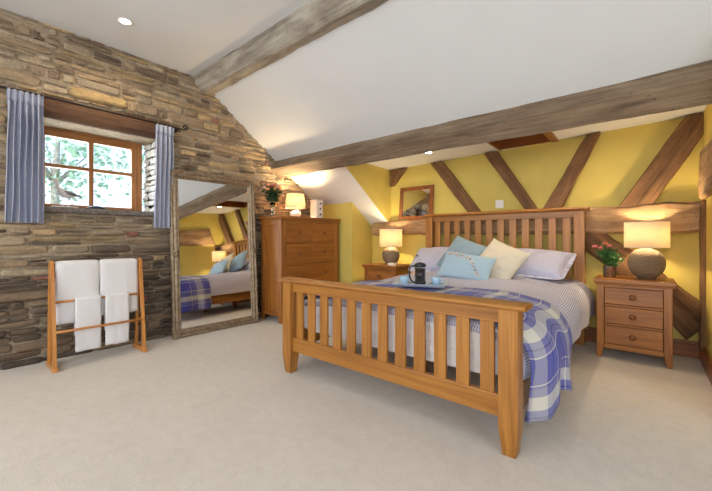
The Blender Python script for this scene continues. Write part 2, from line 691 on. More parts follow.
# ceiling: upper flat part, the long slope, the low flat part over the bed with the hatch hole
m = MB(2)
HX0, HX1, HY0, HY1 = 2.51, 3.05, 3.36, 4.03
yt = slope_y(ZT)


def quad(m, pts):
    b = len(m.v)
    m.v += [Vector(p) for p in pts]
    m.face(range(b, b + len(pts)))


quad(m, [(-0.4, -2.3, ZT), (5.7, -2.3, ZT), (5.7, yt, ZT), (-0.4, yt, ZT)])
quad(m, [(-0.4, yt, ZT), (XC, yt, ZT), (XC, 4.3, slope_z(4.3)), (-0.4, 4.3, slope_z(4.3))])


def lo(x, y):
    return (x, y, flat_z(x))


ya, yb_ = slope_y(flat_z(XC)), slope_y(flat_z(5.7))
quad(m, [(XC, yt, ZT), (5.7, yt, ZT), lo(5.7, yb_), lo(XC, ya)])


def ylo(x):
    return slope_y(flat_z(x))


quad(m, [lo(XC, ylo(XC)), lo(HX0, ylo(HX0)), lo(HX0, 4.3), lo(XC, 4.3)])
quad(m, [lo(HX0, ylo(HX0)), lo(HX1, ylo(HX1)), lo(HX1, HY0), lo(HX0, HY0)])
quad(m, [lo(HX0, HY1), lo(HX1, HY1), lo(HX1, 4.3), lo(HX0, 4.3)])
quad(m, [lo(HX1, ylo(HX1)), lo(5.7, ylo(5.7)), lo(5.7, 4.3), lo(HX1, 4.3)])
struct(m.build('ceiling', CEIL, recalc=False))

# back wall, boxed knee wall behind the chest, cheek wall of the raised part
m = MB(3)
m.box(-0.1, 5.7, YB, YB + 0.12, 0, 2.1)
struct(m.build('wall_back', YELLOW))
m = MB(4)
m.hexa([(0.0, 3.607, 0), (0.70, 3.607, 0), (0.70, YB, 0), (0.0, YB, 0), (0.0, 3.607, slope_z(3.607) + 0.01), (0.70, 3.607, slope_z(3.607) + 0.01), (0.70, YB, slope_z(YB) + 0.01), (0.0, YB, slope_z(YB) + 0.01)])
struct(m.build('wall_knee', YELLOW))
m = MB(5)
y0c = ylo(XC)
m.prism([(y0c, flat_z(XC) + 0.005), (YB, slope_z(YB)), (YB, flat_z(XC) + 0.005)], 'x', XC - 0.06, XC)
struct(m.build('wall_cheek', YELLOW))
m = MB(6)
m.box(XR, XR + 0.14, 2.62, YB, 0, 2.3)
struct(m.build('wall_right', YELLOW))
# rest of the room, behind and beside the camera, with openings added to let daylight in
m = MB(7)
for bx in ((-0.4, 0.45, -2.4, -2.25, 0, 2.8), (0.45, 2.15, -2.4, -2.25, 0, 0.75), (0.45, 2.15, -2.4, -2.25, 2.15, 2.8), (2.15, 3.25, -2.4, -2.25, 0, 2.8), (3.25, 4.95, -2.4, -2.25, 2.3, 2.8), (4.95, 5.75, -2.4, -2.25, 0, 2.8), (3.25, 4.95, -2.4, -2.25, 0, 0.3)):
    m.box(*bx)
struct(m.build('wall_front', CEIL))
m = MB(8)
for bx in ((5.62, 5.75, -2.4, -0.8, 0, 2.8), (5.62, 5.75, -0.8, 1.2, 0, 0.7), (5.62, 5.75, -0.8, 1.2, 2.1, 2.8), (5.62, 5.75, 1.2, 4.2, 0, 2.8)):
    m.box(*bx)
struct(m.build('wall_side', CEIL))

# ---------------------------------------------------------------- rubble stone wall with the window opening
WY0, WY1, WZ0, WZ1 = 0.46, 1.42, 1.21, 1.985
m = MB(9)
for a in ((-2.3, WY0, 0, 2.8), (WY1, 4.2, 0, 2.8), (WY0, WY1, 0, WZ0), (WY0, WY1, WZ1, 2.8)):
    m.box(-0.36, -0.008, *a)
attr = [(0.42, 0.335, 0.235)] * len(m.f)
rs = random.Random(11)
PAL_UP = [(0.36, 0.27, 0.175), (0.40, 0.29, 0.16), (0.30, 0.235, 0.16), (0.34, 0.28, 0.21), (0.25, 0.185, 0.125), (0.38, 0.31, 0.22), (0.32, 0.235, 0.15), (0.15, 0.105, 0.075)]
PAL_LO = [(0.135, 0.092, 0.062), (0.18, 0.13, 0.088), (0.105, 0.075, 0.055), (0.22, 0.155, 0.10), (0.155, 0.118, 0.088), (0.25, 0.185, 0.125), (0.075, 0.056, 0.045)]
RED = (0.30, 0.12, 0.085)


def stone(m, y0, y1, z0, z1, prot, col, wob=True, X0=0.0):
    w, h = y1 - y0, z1 - z0
    if w < 0.02 or h < 0.012:
        return
    cy, cz = (y0 + y1) / 2, (z0 + z1) / 2
    n = 14 if w > 0.12 else 10
    ring = []
    for k in range(n):
        a = 6.28319 * (k + 0.5) / n
        e = 0.30
        cx_ = math.copysign(abs(math.cos(a)) ** e, math.cos(a)) * w / 2
        sz_ = math.copysign(abs(math.sin(a)) ** (e + 0.12), math.sin(a)) * h / 2
        jj = 1 + rs.uniform(-0.07, 0.03)
        ring.append((cx_ * jj, sz_ * (1 + rs.uniform(-0.16, 0.06))))
    tilt, tz = rs.uniform(-0.012, 0.012), rs.uniform(-0.008, 0.008)
    b = len(m.v)
    lim = min(w, h)

    def wz(y, z):
        if not wob:
            return 0
        return 0.016 * noise.noise(Vector((y * 1.7, z * 3.0, 3.3))) + 0.010 * noise.noise(Vector((y * 5, z * 5.0, 9.3)))
    for sc, px in ((0, -0.02), (0, prot * 0.55), (0.16 * lim, prot), (0.36 * lim, prot + rs.uniform(-0.001, 0.005))):
        for (q, s) in ring:
            fy = 1 - 2 * sc / w
            fz = 1 - 2 * sc / h
            yy, zz = cy + q * max(fy, 0.1), cz + s * max(fz, 0.1)
            m.v.append(Vector((X0 + px + (tilt * q / w * 2 + tz * s / h * 2 if px > 0 else 0), yy, zz + wz(cy, cz))))
    c0 = Vector((X0 + prot + rs.uniform(0, 0.004), cy, cz + wz(cy, cz)))
    m.v.append(c0)
    for L in range(3):
        for k in range(n):
            j = (k + 1) % n
            m.face((b + L * n + k, b + L * n + j, b + (L + 1) * n + j, b + (L + 1) * n + k), None, L > 0)
            attr.append(col)
    for k in range(n):
        m.face((b + 3 * n + k, b + 3 * n + (k + 1) % n, b + 4 * n), None, True)
        attr.append(col)


HOLES = [(WY0, WY1, WZ0, WZ1), (0.36, 1.56, 1.985, 2.165), (WY0 - 0.05, WY1 + 0.07, 1.205, 1.27), (0.72, 1.15, 2.20, 2.305)]
zs = [0.0]
marks = [1.205, 1.27, 1.985, 2.165, 2.20, 2.305]
while zs[-1] < 2.78:
    z = zs[-1]
    lo_ = z < 1.2
    h = rs.uniform(0.032, 0.078) if lo_ else rs.uniform(0.038, 0.095)
    nz = z + h
    for mk in marks:
        if z < mk - 1e-6 and nz > mk - 0.03:
            nz = mk
            break
    zs.append(nz)
for z0, z1 in zip(zs, zs[1:]):
    y = -0.6 + rs.uniform(-0.1, 0.1)
    zc = (z0 + z1) / 2
    cuts = sorted([(a, b) for a, b, c, d in HOLES if z1 > c + 0.004 and z0 < d - 0.004])
    while y < 4.05:
        w = rs.choice((0.09, 0.13, 0.17, 0.22, 0.28, 0.38)) * rs.uniform(0.75, 1.25) * (0.9 if zc > 1.3 else 1.15)
        ye = y + w
        inside = False
        for a, b in cuts:
            if a - 0.03 <= y < b - 1e-6:
                y = b
                inside = True
                break
            if y < a < ye + 0.05:
                ye = a
        if inside:
            continue
        if zc > slope_z((y + ye) / 2) + 0.08:
            break
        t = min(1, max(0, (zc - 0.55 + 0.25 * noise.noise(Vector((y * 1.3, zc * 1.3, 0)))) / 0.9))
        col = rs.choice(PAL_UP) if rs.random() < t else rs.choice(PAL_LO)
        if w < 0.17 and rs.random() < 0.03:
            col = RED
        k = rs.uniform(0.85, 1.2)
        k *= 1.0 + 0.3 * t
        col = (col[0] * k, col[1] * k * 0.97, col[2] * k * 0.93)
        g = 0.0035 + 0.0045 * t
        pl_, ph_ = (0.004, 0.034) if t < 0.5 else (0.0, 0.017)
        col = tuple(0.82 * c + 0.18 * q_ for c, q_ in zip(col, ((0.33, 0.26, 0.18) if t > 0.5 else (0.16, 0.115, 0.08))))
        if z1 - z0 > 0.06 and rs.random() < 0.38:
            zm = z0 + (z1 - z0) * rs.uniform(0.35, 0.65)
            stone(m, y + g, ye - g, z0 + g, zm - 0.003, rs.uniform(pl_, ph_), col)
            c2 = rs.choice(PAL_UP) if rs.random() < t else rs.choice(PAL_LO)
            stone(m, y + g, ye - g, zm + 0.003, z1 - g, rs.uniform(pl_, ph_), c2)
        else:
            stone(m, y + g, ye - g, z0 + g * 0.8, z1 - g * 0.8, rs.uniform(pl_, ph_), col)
        y = ye
stone(m, 0.72, 1.15, 2.205, 2.30, 0.035, (0.52, 0.36, 0.17), False)
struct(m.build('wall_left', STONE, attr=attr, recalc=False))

# window: painted rubble reveal, soffit, sill, lintel
m = MB(12)
attr_keep = attr
attr = []
rs = random.Random(5)
for (py, sgn) in ((WY1, 1), (WY0, -1)):
    z = WZ0 + 0.05
    while z < WZ1 - 0.01:
        h = rs.uniform(0.05, 0.09)
        z1 = min(z + h, WZ1)
        x = -0.36
        while x < -0.02:
            w = rs.uniform(0.07, 0.16)
            x1 = min(x + w, -0.005)
            mm = MB(1)
            stone(mm, x + 0.003, x1 - 0.003, z + 0.003, z1 - 0.003, rs.uniform(0.004, 0.018), (1, 1, 1), False)
            b = len(m.v)
            m.v += [Vector((q[1], py - sgn * q[0], q[2])) for q in mm.v]
            for f in mm.f:
                m.face([b + i for i in f], None, True)
            x = x1
        z = z1
m.box(-0.36, -0.005, WY1, WY1 + 0.01, WZ0, WZ1)
m.box(-0.36, -0.005, WY0 - 0.01, WY0, WZ0, WZ1)
struct(m.build('trim_1', WHITE_PL))
o = bpy.data.objects['trim_1']
m = MB(13)
m.box(-0.36, -0.10, WY0 - 0.02, WY1 + 0.02, WZ1 + 0.003, WZ1 + 0.05)
struct(m.build('trim_2', WHITE_PL))


def hewn(m, A, B, n=24, amp=0.01, ch=0.018, sub=3, seed=0, bow=0.0, bowdir=(0, 0, 1), end_taper=None, xmax=None, smooth=True):
    """a hand-hewn timber between the quads A and B"""
    def dense(Q):
        Q = [Vector(q) for q in Q]
        out = []
        k = len(Q)
        for i in range(k):
            a, b = Q[i], Q[(i + 1) % k]
            L = (b - a).length
            c = min(ch, L * 0.3)
            for s in range(sub + 1):
                t = (c + (L - 2 * c) * s / sub) / L
                out.append(a.lerp(b, t))
        return out
    DA, DB = dense(A), dense(B)
    rings = []
    for i in range(n + 1):
        t = i / n
        ring = [a.lerp(b, t) for a, b in zip(DA, DB)]
        c = sum(ring, Vector()) / len(ring)
        rr = []
        for p in ring:
            d = (p - c)
            dl = d.length or 1
            q = p * 3.1 + Vector((seed * 7.7, 0, 0))
            k = amp * (noise.noise(q) * 1.3 + noise.noise(q * 3.3) * 0.7)
            if end_taper and t < end_taper[0]:
                k -= dl * (1 - t / end_taper[0]) ** 2 * end_taper[1]
            if end_taper and t > 1 - end_taper[0]:
                k -= dl * (1 - (1 - t) / end_taper[0]) ** 2 * end_taper[2]
            q2 = p + d / dl * k
            if xmax is not None:
                q2.x = min(q2.x, xmax)
            rr.append(q2 + Vector(bowdir) * (bow * math.sin(math.pi * t)))
        rings.append(rr)
    m.loft(rings, True, smooth)
    return m


m = MB(14)
hewn(m, [(-0.10, 0.37, 1.99), (0.028, 0.37, 1.99), (0.028, 0.37, 2.155), (-0.10, 0.37, 2.155)], [(-0.10, 1.56, 1.995), (0.028, 1.56, 1.995), (0.028, 1.56, 2.165), (-0.10, 1.56, 2.165)], 20, 0.006, 0.012, 3, 3)
tag(m.build('window_lintel', LINTEL, loc=(0, 0.96, 2.07)), 'dark brown old timber lintel set in the stone wall above the small window', 'lintel')
m = MB(15)
hewn(m, [(-0.34, WY0 - 0.04, 1.212), (0.035, WY0 - 0.04, 1.212), (0.035, WY0 - 0.04, 1.262), (-0.34, WY0 - 0.04, 1.262)], [(-0.34, WY1 + 0.06, 1.212), (0.035, WY1 + 0.06, 1.212), (0.035, WY1 + 0.06, 1.262), (-0.34, WY1 + 0.06, 1.262)], 24, 0.004, 0.008, 2, 6)
sill = m.build('trim_3', plain('slate_sill_stone', (0.17, 0.14, 0.12), 0.8, 0, 0.3, 30, 0.8, 0.01))
struct(sill)

# window frame and panes
W = thing('window_1', 'small wooden four-pane window deep in the stone wall', 'window', (-0.30, 0.96, 1.27))
del W['label'], W['category']
struct(W)
m = MB(16)
FX0, FX1 = -0.345, -0.285
m.box(FX0, FX1, 0.55, 0.60, 1.27, 2.02).box(FX0, FX1, 1.31, 1.375, 1.27, 2.02)
m.box(FX0, FX1, 0.60, 1.31, 1.955, 2.02).box(FX0, FX1, 0.60, 1.31, 1.262, 1.29)
m.build('window_frame', WINDOW_WOOD, W, bevel=0.004)
m = MB(17)
SX0, SX1 = -0.335, -0.272
m.box(SX0, SX1, 0.575, 0.607, 1.285, 1.96).box(SX0, SX1, 1.272, 1.318, 1.285, 1.96)
m.box(SX0, SX1, 0.607, 1.272, 1.905, 1.955).box(SX0, SX1, 0.607, 1.272, 1.285, 1.307)
m.box(SX0, SX1, 0.918, 0.956, 1.307, 1.905, 2).box(SX0 + 0.01, SX1, 0.607, 0.918, 1.632, 1.664).box(SX0 + 0.01, SX1, 0.956, 1.272, 1.632, 1.664)
m.build('sash', WINDOW_WOOD, W, bevel=0.004)
for (a, b, c, d) in ((0.60, 0.925, 1.30, 1.64), (0.95, 1.28, 1.30, 1.64), (0.60, 0.925, 1.655, 1.91), (0.95, 1.28, 1.655, 1.91)):
    m = MB(18)
    m.box(-0.312, -0.306, a, b, c, d)
    m.build('pane', PANE, W)

# skirting boards
m = MB(19)
m.box(3.33, XR, YB - 0.022, YB, 0, 0.115).box(3.33, XR, YB - 0.014, YB, 0.115, 0.14)
m.box(0.70, 1.66, YB - 0.022, YB, 0, 0.115).box(0.70, 1.66, YB - 0.014, YB, 0.115, 0.14)
m.box(1.66, 3.33, YB - 0.022, YB, 0, 0.115)
struct(m.build('baseboard_back', FRAME_WOOD, bevel=0.003))
m = MB(20)
m.box(XR - 0.022, XR, 2.66, YB - 0.022, 0, 0.115).box(XR - 0.014, XR, 2.66, YB - 0.022, 0.115, 0.14)
struct(m.build('baseboard_right', FRAME_WOOD, bevel=0.003))

# wooden lined hatch in the low ceiling
hz = flat_z(2.8)
H = thing('ceiling_hatch', 'dark red-brown wood-lined roof hatch recess in the low ceiling above the bed', 'hatch', (2.78, 3.7, hz))
m = MB(21)
t = 0.018
for (a, b, c, d) in ((HX0, HX0 + t, HY0, HY1), (HX1 - t, HX1, HY0, HY1), (HX0 + t, HX1 - t, HY0, HY0 + t), (HX0 + t, HX1 - t, HY1 - t, HY1)):
    m.box(a, b, c, d, hz - 0.008, hz + 0.24)
m.build('lining', FRAME_WOOD, H, bevel=0.002)
m = MB(22)
m.box(HX0, HX1, HY0, HY1, hz + 0.24, hz + 0.27, 0)
m.build('panel', FRAME_WOOD, H)
for (a, b) in ((HX1 - 0.03, HX1 + 0.035), (HX0 - 0.012, HX0 + 0.02)):
    m = MB(23)
    m.box(a, b, HY0 - 0.03, HY1 + 0.02, hz - 0.010, hz + 0.004)
    m.build('architrave', FRAME_WOOD, H, bevel=0.003)

# ---------------------------------------------------------------- roof timbers
m = MB(24)
prof = [(1.745, 2.80), (1.84, 2.60), (1.93, 2.57), (2.0, 2.62), (1.99, 2.80)]
P0 = [(-0.05, y, z) for y, z in ((1.745, 2.80), (1.85, 2.585), (2.005, 2.622), (2.0, 2.80))]
P1 = [(5.62, y, z) for y, z in ((1.735, 2.80), (1.825, 2.60), (1.985, 2.645), (1.98, 2.80))]
hewn(m, P0, P1, 120, 0.010, 0.012, 3, 1, smooth=False)
tag(m.build('ceiling_beam', TIMBER_GREY, loc=(2.8, 1.87, 2.7)), 'thick pale grey weathered beam along the top of the sloping ceiling', 'beam', None)
m = MB(25)


def sl(y, dn):      # point at slope y, dn metres below the slope along its normal
    return (y - 0.578 * dn, slope_z(y) - 0.816 * dn)


q = [sl(2.80, -0.02), sl(2.865, 0.15), sl(3.015, 0.15), sl(3.015, -0.02)]
q = [sl(2.862, -0.03), sl(2.862, 0.145), sl(3.012, 0.145), sl(3.012, -0.03)]
hewn(m, [(-0.05, *p) for p in q], [(5.62, *p) for p in q], 120, 0.005, 0.006, 3, 2, smooth=False)
tag(m.build('roof_purlin', TIMBER_PURLIN, loc=(2.8, 2.9, 1.92)), 'long brown beam running across the room below the white sloping ceiling, above the bed', 'beam')
# wall plate: big hand-hewn horizontal timber on the back wall
m = MB(26)
yf = 3.955
hewn(m, [(0.76, yf + 0.015, 1.035), (0.76, yf + 0.015, 1.23), (0.76, YB, 1.23), (0.76, YB, 1.035)], [(XR, yf, 1.06), (XR, yf, 1.30), (XR, YB, 1.30), (XR, YB, 1.06)], 70, 0.022, 0.022, 4, 5, 0.0, (0, 0, 1), (0.02, 0.14, 0.0), smooth=False)
tag(m.build('wall_plate_beam', TIMBER_TAN, loc=(2.4, 4.0, 1.16)), 'rough hand-hewn tan horizontal timber across the yellow wall behind the headboard', 'beam')

# braces: the four corners as (x, z) on the wall plane
BR = [
    ([(1.032, 1.93), (1.30, 1.95)], [(1.032, 1.72), (1.09, 1.72)], 'short dark timber stub in the upper left corner of the yellow wall by the slope', 0.05),
    ([(1.655, 1.985), (1.82, 1.985)], [(2.18, 1.26), (2.335, 1.26)], 'timber brace leaning left above the left half of the headboard', 0.05),
    ([(2.335, 1.99), (2.485, 1.99)], [(2.80, 1.27), (2.92, 1.27)], 'timber brace leaning left beside the roof hatch, above the middle of the headboard', 0.05),
    ([(3.325, 2.03), (3.44, 2.03)], [(2.93, 1.27), (3.10, 1.27)], 'slim timber brace leaning right above the right end of the headboard', 0.06),
    ([(4.02, 2.05), (4.23, 2.05)], [(3.56, 1.26), (3.79, 1.26)], 'widest timber brace, leaning right above the right bedside lamp', 0.09),
]
for i, (T_, B_, lab, dp) in enumerate(BR):
    T_ = [(x_, flat_z(x_) - 0.012) for x_, z_ in T_]
    m = MB(30 + i)
    y0_, y1_ = YB - dp, YB + 0.01
    A = [(T_[0][0], y0_, T_[0][1]), (T_[1][0], y0_, T_[1][1]), (T_[1][0], y1_, T_[1][1]), (T_[0][0], y1_, T_[0][1])]
    Bq = [(B_[0][0], y0_, B_[0][1]), (B_[1][0], y0_, B_[1][1]), (B_[1][0], y1_, B_[1][1]), (B_[0][0], y1_, B_[0][1])]
    hewn(m, A, Bq, 26, 0.007, 0.008, 3, 8 + i, xmax=XR - 0.002, smooth=False)
    tag(m.build('timber_brace', TIMBER_BROWN, loc=((T_[0][0] + B_[1][0]) / 2, YB - dp / 2, 1.6)), lab, 'beam', 'timber braces on the yellow wall')
# curved brace below the plate
m = MB(36)
rings = []
cl = [(3.30, 1.05, 0.12), (3.47, 0.90, 0.12), (3.68, 0.735, 0.125), (3.86, 0.54, 0.12), (4.0, 0.40, 0.135), (4.125, 0.26, 0.15)]
for i in range(26):
    t = i / 25 * (len(cl) - 1)
    k = min(int(t), len(cl) - 2)
    u = t - k
    x, z, h = [cl[k][j] * (1 - u) + cl[k + 1][j] * u for j in range(3)]
    nx, nz = 0.66, 0.75
    ring = []
    for (s, yy) in ((-1, YB), (-1, YB - 0.05), (-0.8, YB - 0.062), (0, YB - 0.066), (0.8, YB - 0.062), (1, YB - 0.05), (1, YB)):
        k2 = s * h * (1 + 0.10 * noise.noise(Vector((x * 5, s, 4))))
        ring.append((min(x + nx * k2, XR - 0.001), yy + 0.006 * noise.noise(Vector((x * 8, s * 2, z * 8))), z + nz * k2))
    rings.append(ring)
m.loft(rings, True, True)
tag(m.build('timber_brace', TIMBER_BROWN, loc=(3.75, YB - 0.03, 0.65)), 'dark timber brace descending to the right corner behind the right bedside cabinet', 'beam', 'timber braces on the yellow wall')
# timbers on the right wall
m = MB(37)
hewn(m, [(XR - 0.045, 3.85, 1.30), (XR - 0.045, 3.72, 1.68), (XR + 0.01, 3.72, 1.68), (XR + 0.01, 3.85, 1.30)], [(XR - 0.06, 2.64, 1.30), (XR - 0.06, 2.64, 1.60), (XR + 0.01, 2.64, 1.60), (XR + 0.01, 2.64, 1.30)], 24, 0.012, 0.02, 3, 15)
tag(m.build('side_rail_timber', TIMBER_TAN, loc=(XR, 3.2, 1.45)), 'blunt tan timber end on the right-hand yellow wall at the picture edge', 'beam')
m = MB(38)
hewn(m, [(XR - 0.03, 3.86, 0.12), (XR - 0.03, 3.97, 0.12), (XR + 0.01, 3.97, 0.12), (XR + 0.01, 3.86, 0.12)], [(XR - 0.03, 3.84, 1.30), (XR - 0.03, 3.95, 1.30), (XR + 0.01, 3.95, 1.30), (XR + 0.01, 3.84, 1.30)], 20, 0.006, 0.01, 2, 16)
tag(m.build('wall_post', TIMBER_BROWN, loc=(XR, 3.9, 0.7)), 'narrow dark upright timber on the right-hand wall beyond the bedside cabinet', 'beam')

# ---------------------------------------------------------------- downlights


def downlight(x, y, z, label, watts, spot=150, r=0.038):
    o = thing('ceiling_spotlight', label, 'spotlight', (x, y, z), group='recessed ceiling spotlights')
    m = MB()
    m.lathe([(r, 0.02), (r, -0.004), (r + 0.006, -0.008), (r + 0.012, -0.003), (r + 0.013, 0.0)], (x, y, z), 24, caps=False)
    m.build('trim_ring', WHITE_PAINT, o, solid=0.001)
    m = MB()
    m.lathe([(r * 0.98, -0.001), (r * 0.9, -0.005), (1e-4, -0.006)], (x, y, z), 20, caps=False)
    m.build('bulb', SPOT_GLOW, o)
    l = bpy.data.lights.new('spotlight_beam', 'SPOT')
    l.energy = watts
    l.spot_size = R(spot)
    l.spot_blend = 0.7
    l.shadow_soft_size = 0.03
    l.color = (1.0, 0.82, 0.58)
    lo_ = bpy.data.objects.new('spotlight_beam', l)
    COL.objects.link(lo_)
    lo_.location = (0, 0, -0.02)
    lo_.parent = o
    return o


downlight(0.541, 0.97, ZT, 'glowing recessed spotlight in the high flat ceiling near the stone wall', 18)
downlight(3.18, 3.544, flat_z(3.18), 'recessed spotlight in the low ceiling right of the roof hatch', 24, 100)
downlight(1.88, 3.55, flat_z(1.88), 'recessed spotlight in the low ceiling left of the roof hatch, above the wooden mirror', 12, 110)

# ---------------------------------------------------------------- bed
BX0, BX1, BYF, BYH = 1.672, 3.328, 1.657, 3.864
BED = thing('bed', 'large honey oak slatted double bed standing on the beige carpet', 'bed', (2.5, 2.76, 0))


def tapered_post(m, x0, x1, y0, y1, ztop, zt=0.13, tp=0.014):
    m.loft([[(x0 + t_, y0 + t_, z_), (x1 - t_, y0 + t_, z_), (x1 - t_, y1 - t_, z_), (x0 + t_, y1 - t_, z_)] for z_, t_ in ((0, tp), (zt, 0), (ztop, 0))], True, False)


for (x0, x1) in ((BX0, BX0 + 0.088), (BX1 - 0.088, BX1)):
    m = MB(40)
    tapered_post(m, x0, x1, BYF, BYF + 0.088, 0.675)
    m.build('footboard_post', OAK, BED, bevel=0.004)
    m = MB(41)
    m.box(x0, x1, BYH, BYH + 0.07, 0, 1.262)
    m.build('headboard_post', OAK, BED, bevel=0.004)
m = MB(42)
ym = BYF + 0.044
cap = [(ym - 0.072, 0.690), (ym - 0.066, 0.679), (ym - 0.05, 0.675), (ym + 0.05, 0.675), (ym + 0.066, 0.679), (ym + 0.072, 0.690), (ym + 0.066, 0.700), (ym + 0.045, 0.704), (ym - 0.045, 0.704), (ym - 0.066, 0.700)]
m.loft([[(BX0 - 0.035 + (BX1 - BX0 + 0.07) * i / 8, a, b) for a, b in cap] for i in range(9)], True, False)
m.build('footboard_cap_rail', OAK, BED, bevel=0.003)
m = MB(43)
m.box(BX0 + 0.088, BX1 - 0.088, ym - 0.018, ym + 0.018, 0.605, 0.675)
m.build('footboard_top_rail', OAK, BED, bevel=0.003)
m = MB(44)
n = 16
xa, xb = BX0 + 0.088, BX1 - 0.088
ring = []
top, botL = 0.268, 0.165
for i in range(n + 1):
    t = i / n
    ring.append((xa + (xb - xa) * t, botL))
poly = [(xa, botL - 0.0), (xb, botL - 0.0), (xb, top), (xa, top)]
m.box(xa, xb, ym - 0.018, ym + 0.018, botL, top)
m.build('footboard_bottom_rail', OAK, BED, bevel=0.004)
NS = 12
pitch = (xb - xa) / NS
for i in range(NS):
    c = xa + pitch * (i + 0.5)
    m = MB(100 + i)
    m.box(c - 0.034, c + 0.034, ym - 0.010, ym + 0.010, 0.262, 0.612)
    m.build('footboard_slat', OAK, BED, bevel=0.003)
hm = BYH + 0.035
m = MB(46)
cap = [(hm - 0.055, 1.283), (hm - 0.05, 1.270), (hm - 0.035, 1.262), (hm + 0.035, 1.262), (hm + 0.05, 1.27), (hm + 0.055, 1.283), (hm + 0.045, 1.294), (hm + 0.03, 1.297), (hm - 0.03, 1.297), (hm - 0.045, 1.294)]
m.loft([[(BX0 - 0.03 + (BX1 - BX0 + 0.06) * i / 8, a, b) for a, b in cap] for i in range(9)], True, False)
m.build('headboard_cap_rail', OAK, BED, bevel=0.003)
m = MB(47)
m.box(xa, xb, hm - 0.016, hm + 0.016, 1.20, 1.262)
m.build('headboard_top_rail', OAK, BED, bevel=0.003)
m = MB(48)
m.box(xa, xb, hm - 0.016, hm + 0.016, 0.42, 0.60)
m.build('headboard_bottom_rail', OAK, BED, bevel=0.003)
for i in range(NS):
    c = xa + pitch * (i + 0.5)
    m = MB(120 + i)
    m.box(c - 0.034, c + 0.034, hm - 0.009, hm + 0.009, 0.595, 1.205)
    m.build('headboard_slat', OAK, BED, bevel=0.003)
for x in (BX0 + 0.02, BX1 - 0.045):
    m = MB(49)
    m.box(x, x + 0.025, BYF + 0.088, BYH, 0.17, 0.30)
    m.build('side_rail', OAK, BED, bevel=0.003)
m = MB(50)
m.box(BX0 + 0.05, BX1 - 0.05, BYF + 0.30, BYH - 0.005, 0.285, 0.30)
for i in range(3):
    yy = 2.25 + i * 0.55
    m.box(2.46, 2.53, yy, yy + 0.06, 0, 0.285)
m.build('slatted_base', OAK_DARK, BED)

m = MB(51)


def matt(u, v):
    # rounded superellipse tube around y axis
    a = 6.28319 * u
    e = 0.22
    cx_ = math.copysign(abs(math.cos(a)) ** e, math.cos(a))
    cz_ = math.copysign(abs(math.sin(a)) ** (e + 0.1), math.sin(a))
    yy = 1.79 + (3.85 - 1.79) * v
    k = 1.0
    w_ = 0.006 * noise.noise(Vector((cx_ * 3, yy * 7, cz_ * 5)))
    return (2.5 + cx_ * (0.755 + w_) * k, yy, 0.428 + cz_ * (0.125 + w_))


m.loft([[matt(i / 40, j / 20) for i in range(40)] for j in range(21)], True, True)
tag(m.build('mattress', MATTRESS, loc=(2.5, 2.8, 0.3)), 'off-white mattress seen between the slats of the footboard', 'mattress')

# ---- bedding surfaces


def H_top(y):
    pts = [(1.76, 0.580), (2.0, 0.602), (2.4, 0.616), (2.8, 0.622), (3.2, 0.640), (3.5, 0.650), (3.85, 0.64)]
    for (a, b), (c, d) in zip(pts, pts[1:]):
        if y <= c:
            t = (y - a) / (c - a)
            t = max(0, t)
            t = t * t * (3 - 2 * t)
            return b + (d - b) * t
    return pts[-1][1]


def lat(a, r, flat, out=0.0):
    """lateral distance a along the cloth from the bed's middle -> (dx, drop)"""
    s = 1 if a >= 0 else -1
    a = abs(a)
    if a < flat:
        return s * a, 0.035 * (a / flat) ** 3
    q = (a - flat) / r
    if q < math.pi / 2:
        return s * (flat + r * math.sin(q)), 0.035 + r * (1 - math.cos(q))
    L = a - flat - r * math.pi / 2
    return s * (flat + r - 0.12 * L + out * L), 0.035 + r + L


def squeeze(y):
    t = min(1, max(0, (y - 1.78) / 0.28))
    return 0.905 + 0.095 * t * t * (3 - 2 * t)


FD = 0.0


def duvet_pt(a, b, off=0.0, ripple=0.0):
    # b: distance from the foot edge along the cloth
    rf = 0.045
    if b < FD:
        y, dz = 1.768 + 0.008 * noise.noise(Vector((a * 4, b * 6, 8))), FD - b + rf
    elif b < FD + rf * math.pi / 2:
        q = (b - FD) / rf
        y, dz = 1.775 + rf * (1 - math.cos(q)), rf * (1 - math.sin(q))
    else:
        y, dz = 1.775 + rf + (b - FD - rf * math.pi / 2), 0
    dx, dr = lat(a, 0.17 + off, 0.73)
    k = squeeze(y)
    n1 = noise.noise(Vector((a * 2.6, y * 2.2, 1.0)))
    n2 = noise.noise(Vector((a * 6.5 + n1, y * 5.0, 5.0)))
    wr = 0.013 * n1 + 0.007 * n2
    sag = max(0.0, min(1, (abs(a) - 0.9) / 0.3))
    puff = 0.022 * math.sin(min(1, max(0, (y - 1.9) / 1.2)) * math.pi / 2) if a > 0 else 0.012
    x = 2.5 + dx * k + (math.copysign(1, a) * (sag * (puff + 0.02 * noise.noise(Vector((y * 4, 2, a)))) + off * sag * 0.6))
    z = H_top(y) - dr + wr * (1 - sag * 0.6) + off - dz
    return x, y, z


AL, BL = 1.26, 0.0 + 0.11 + 1.99


def duvet_fn(u, v):
    a = -1.2 + (1.0 * 2.4) * u
    b = BL * v
    # hem rises towards the head on the right side
    hem = 1.30 - 0.03 * noise.noise(Vector((b * 2, 0, 0)))
    if a > 0:
        hem = 1.24 - 0.10 * min(1, max(0, (b - 1.0) / 1.1))
    a = (2 * u - 1) * hem
    x, y, z = duvet_pt(a, b)
    if abs(a) > 0.8 and b < 0.5:
        z = max(z, 0.312)
    return x, y, max(z, 0.302)


m = MB(52)
m.grid(duvet_fn, 120, 90, lambda u, v: ((2 * u - 1) * 1.25, v * BL))
tag(m.build('duvet', DUVET, loc=(2.5, 2.8, 0.6), solid=0.022, recalc=False), 'puffy blue and white patterned duvet spread over the oak bed', 'duvet')


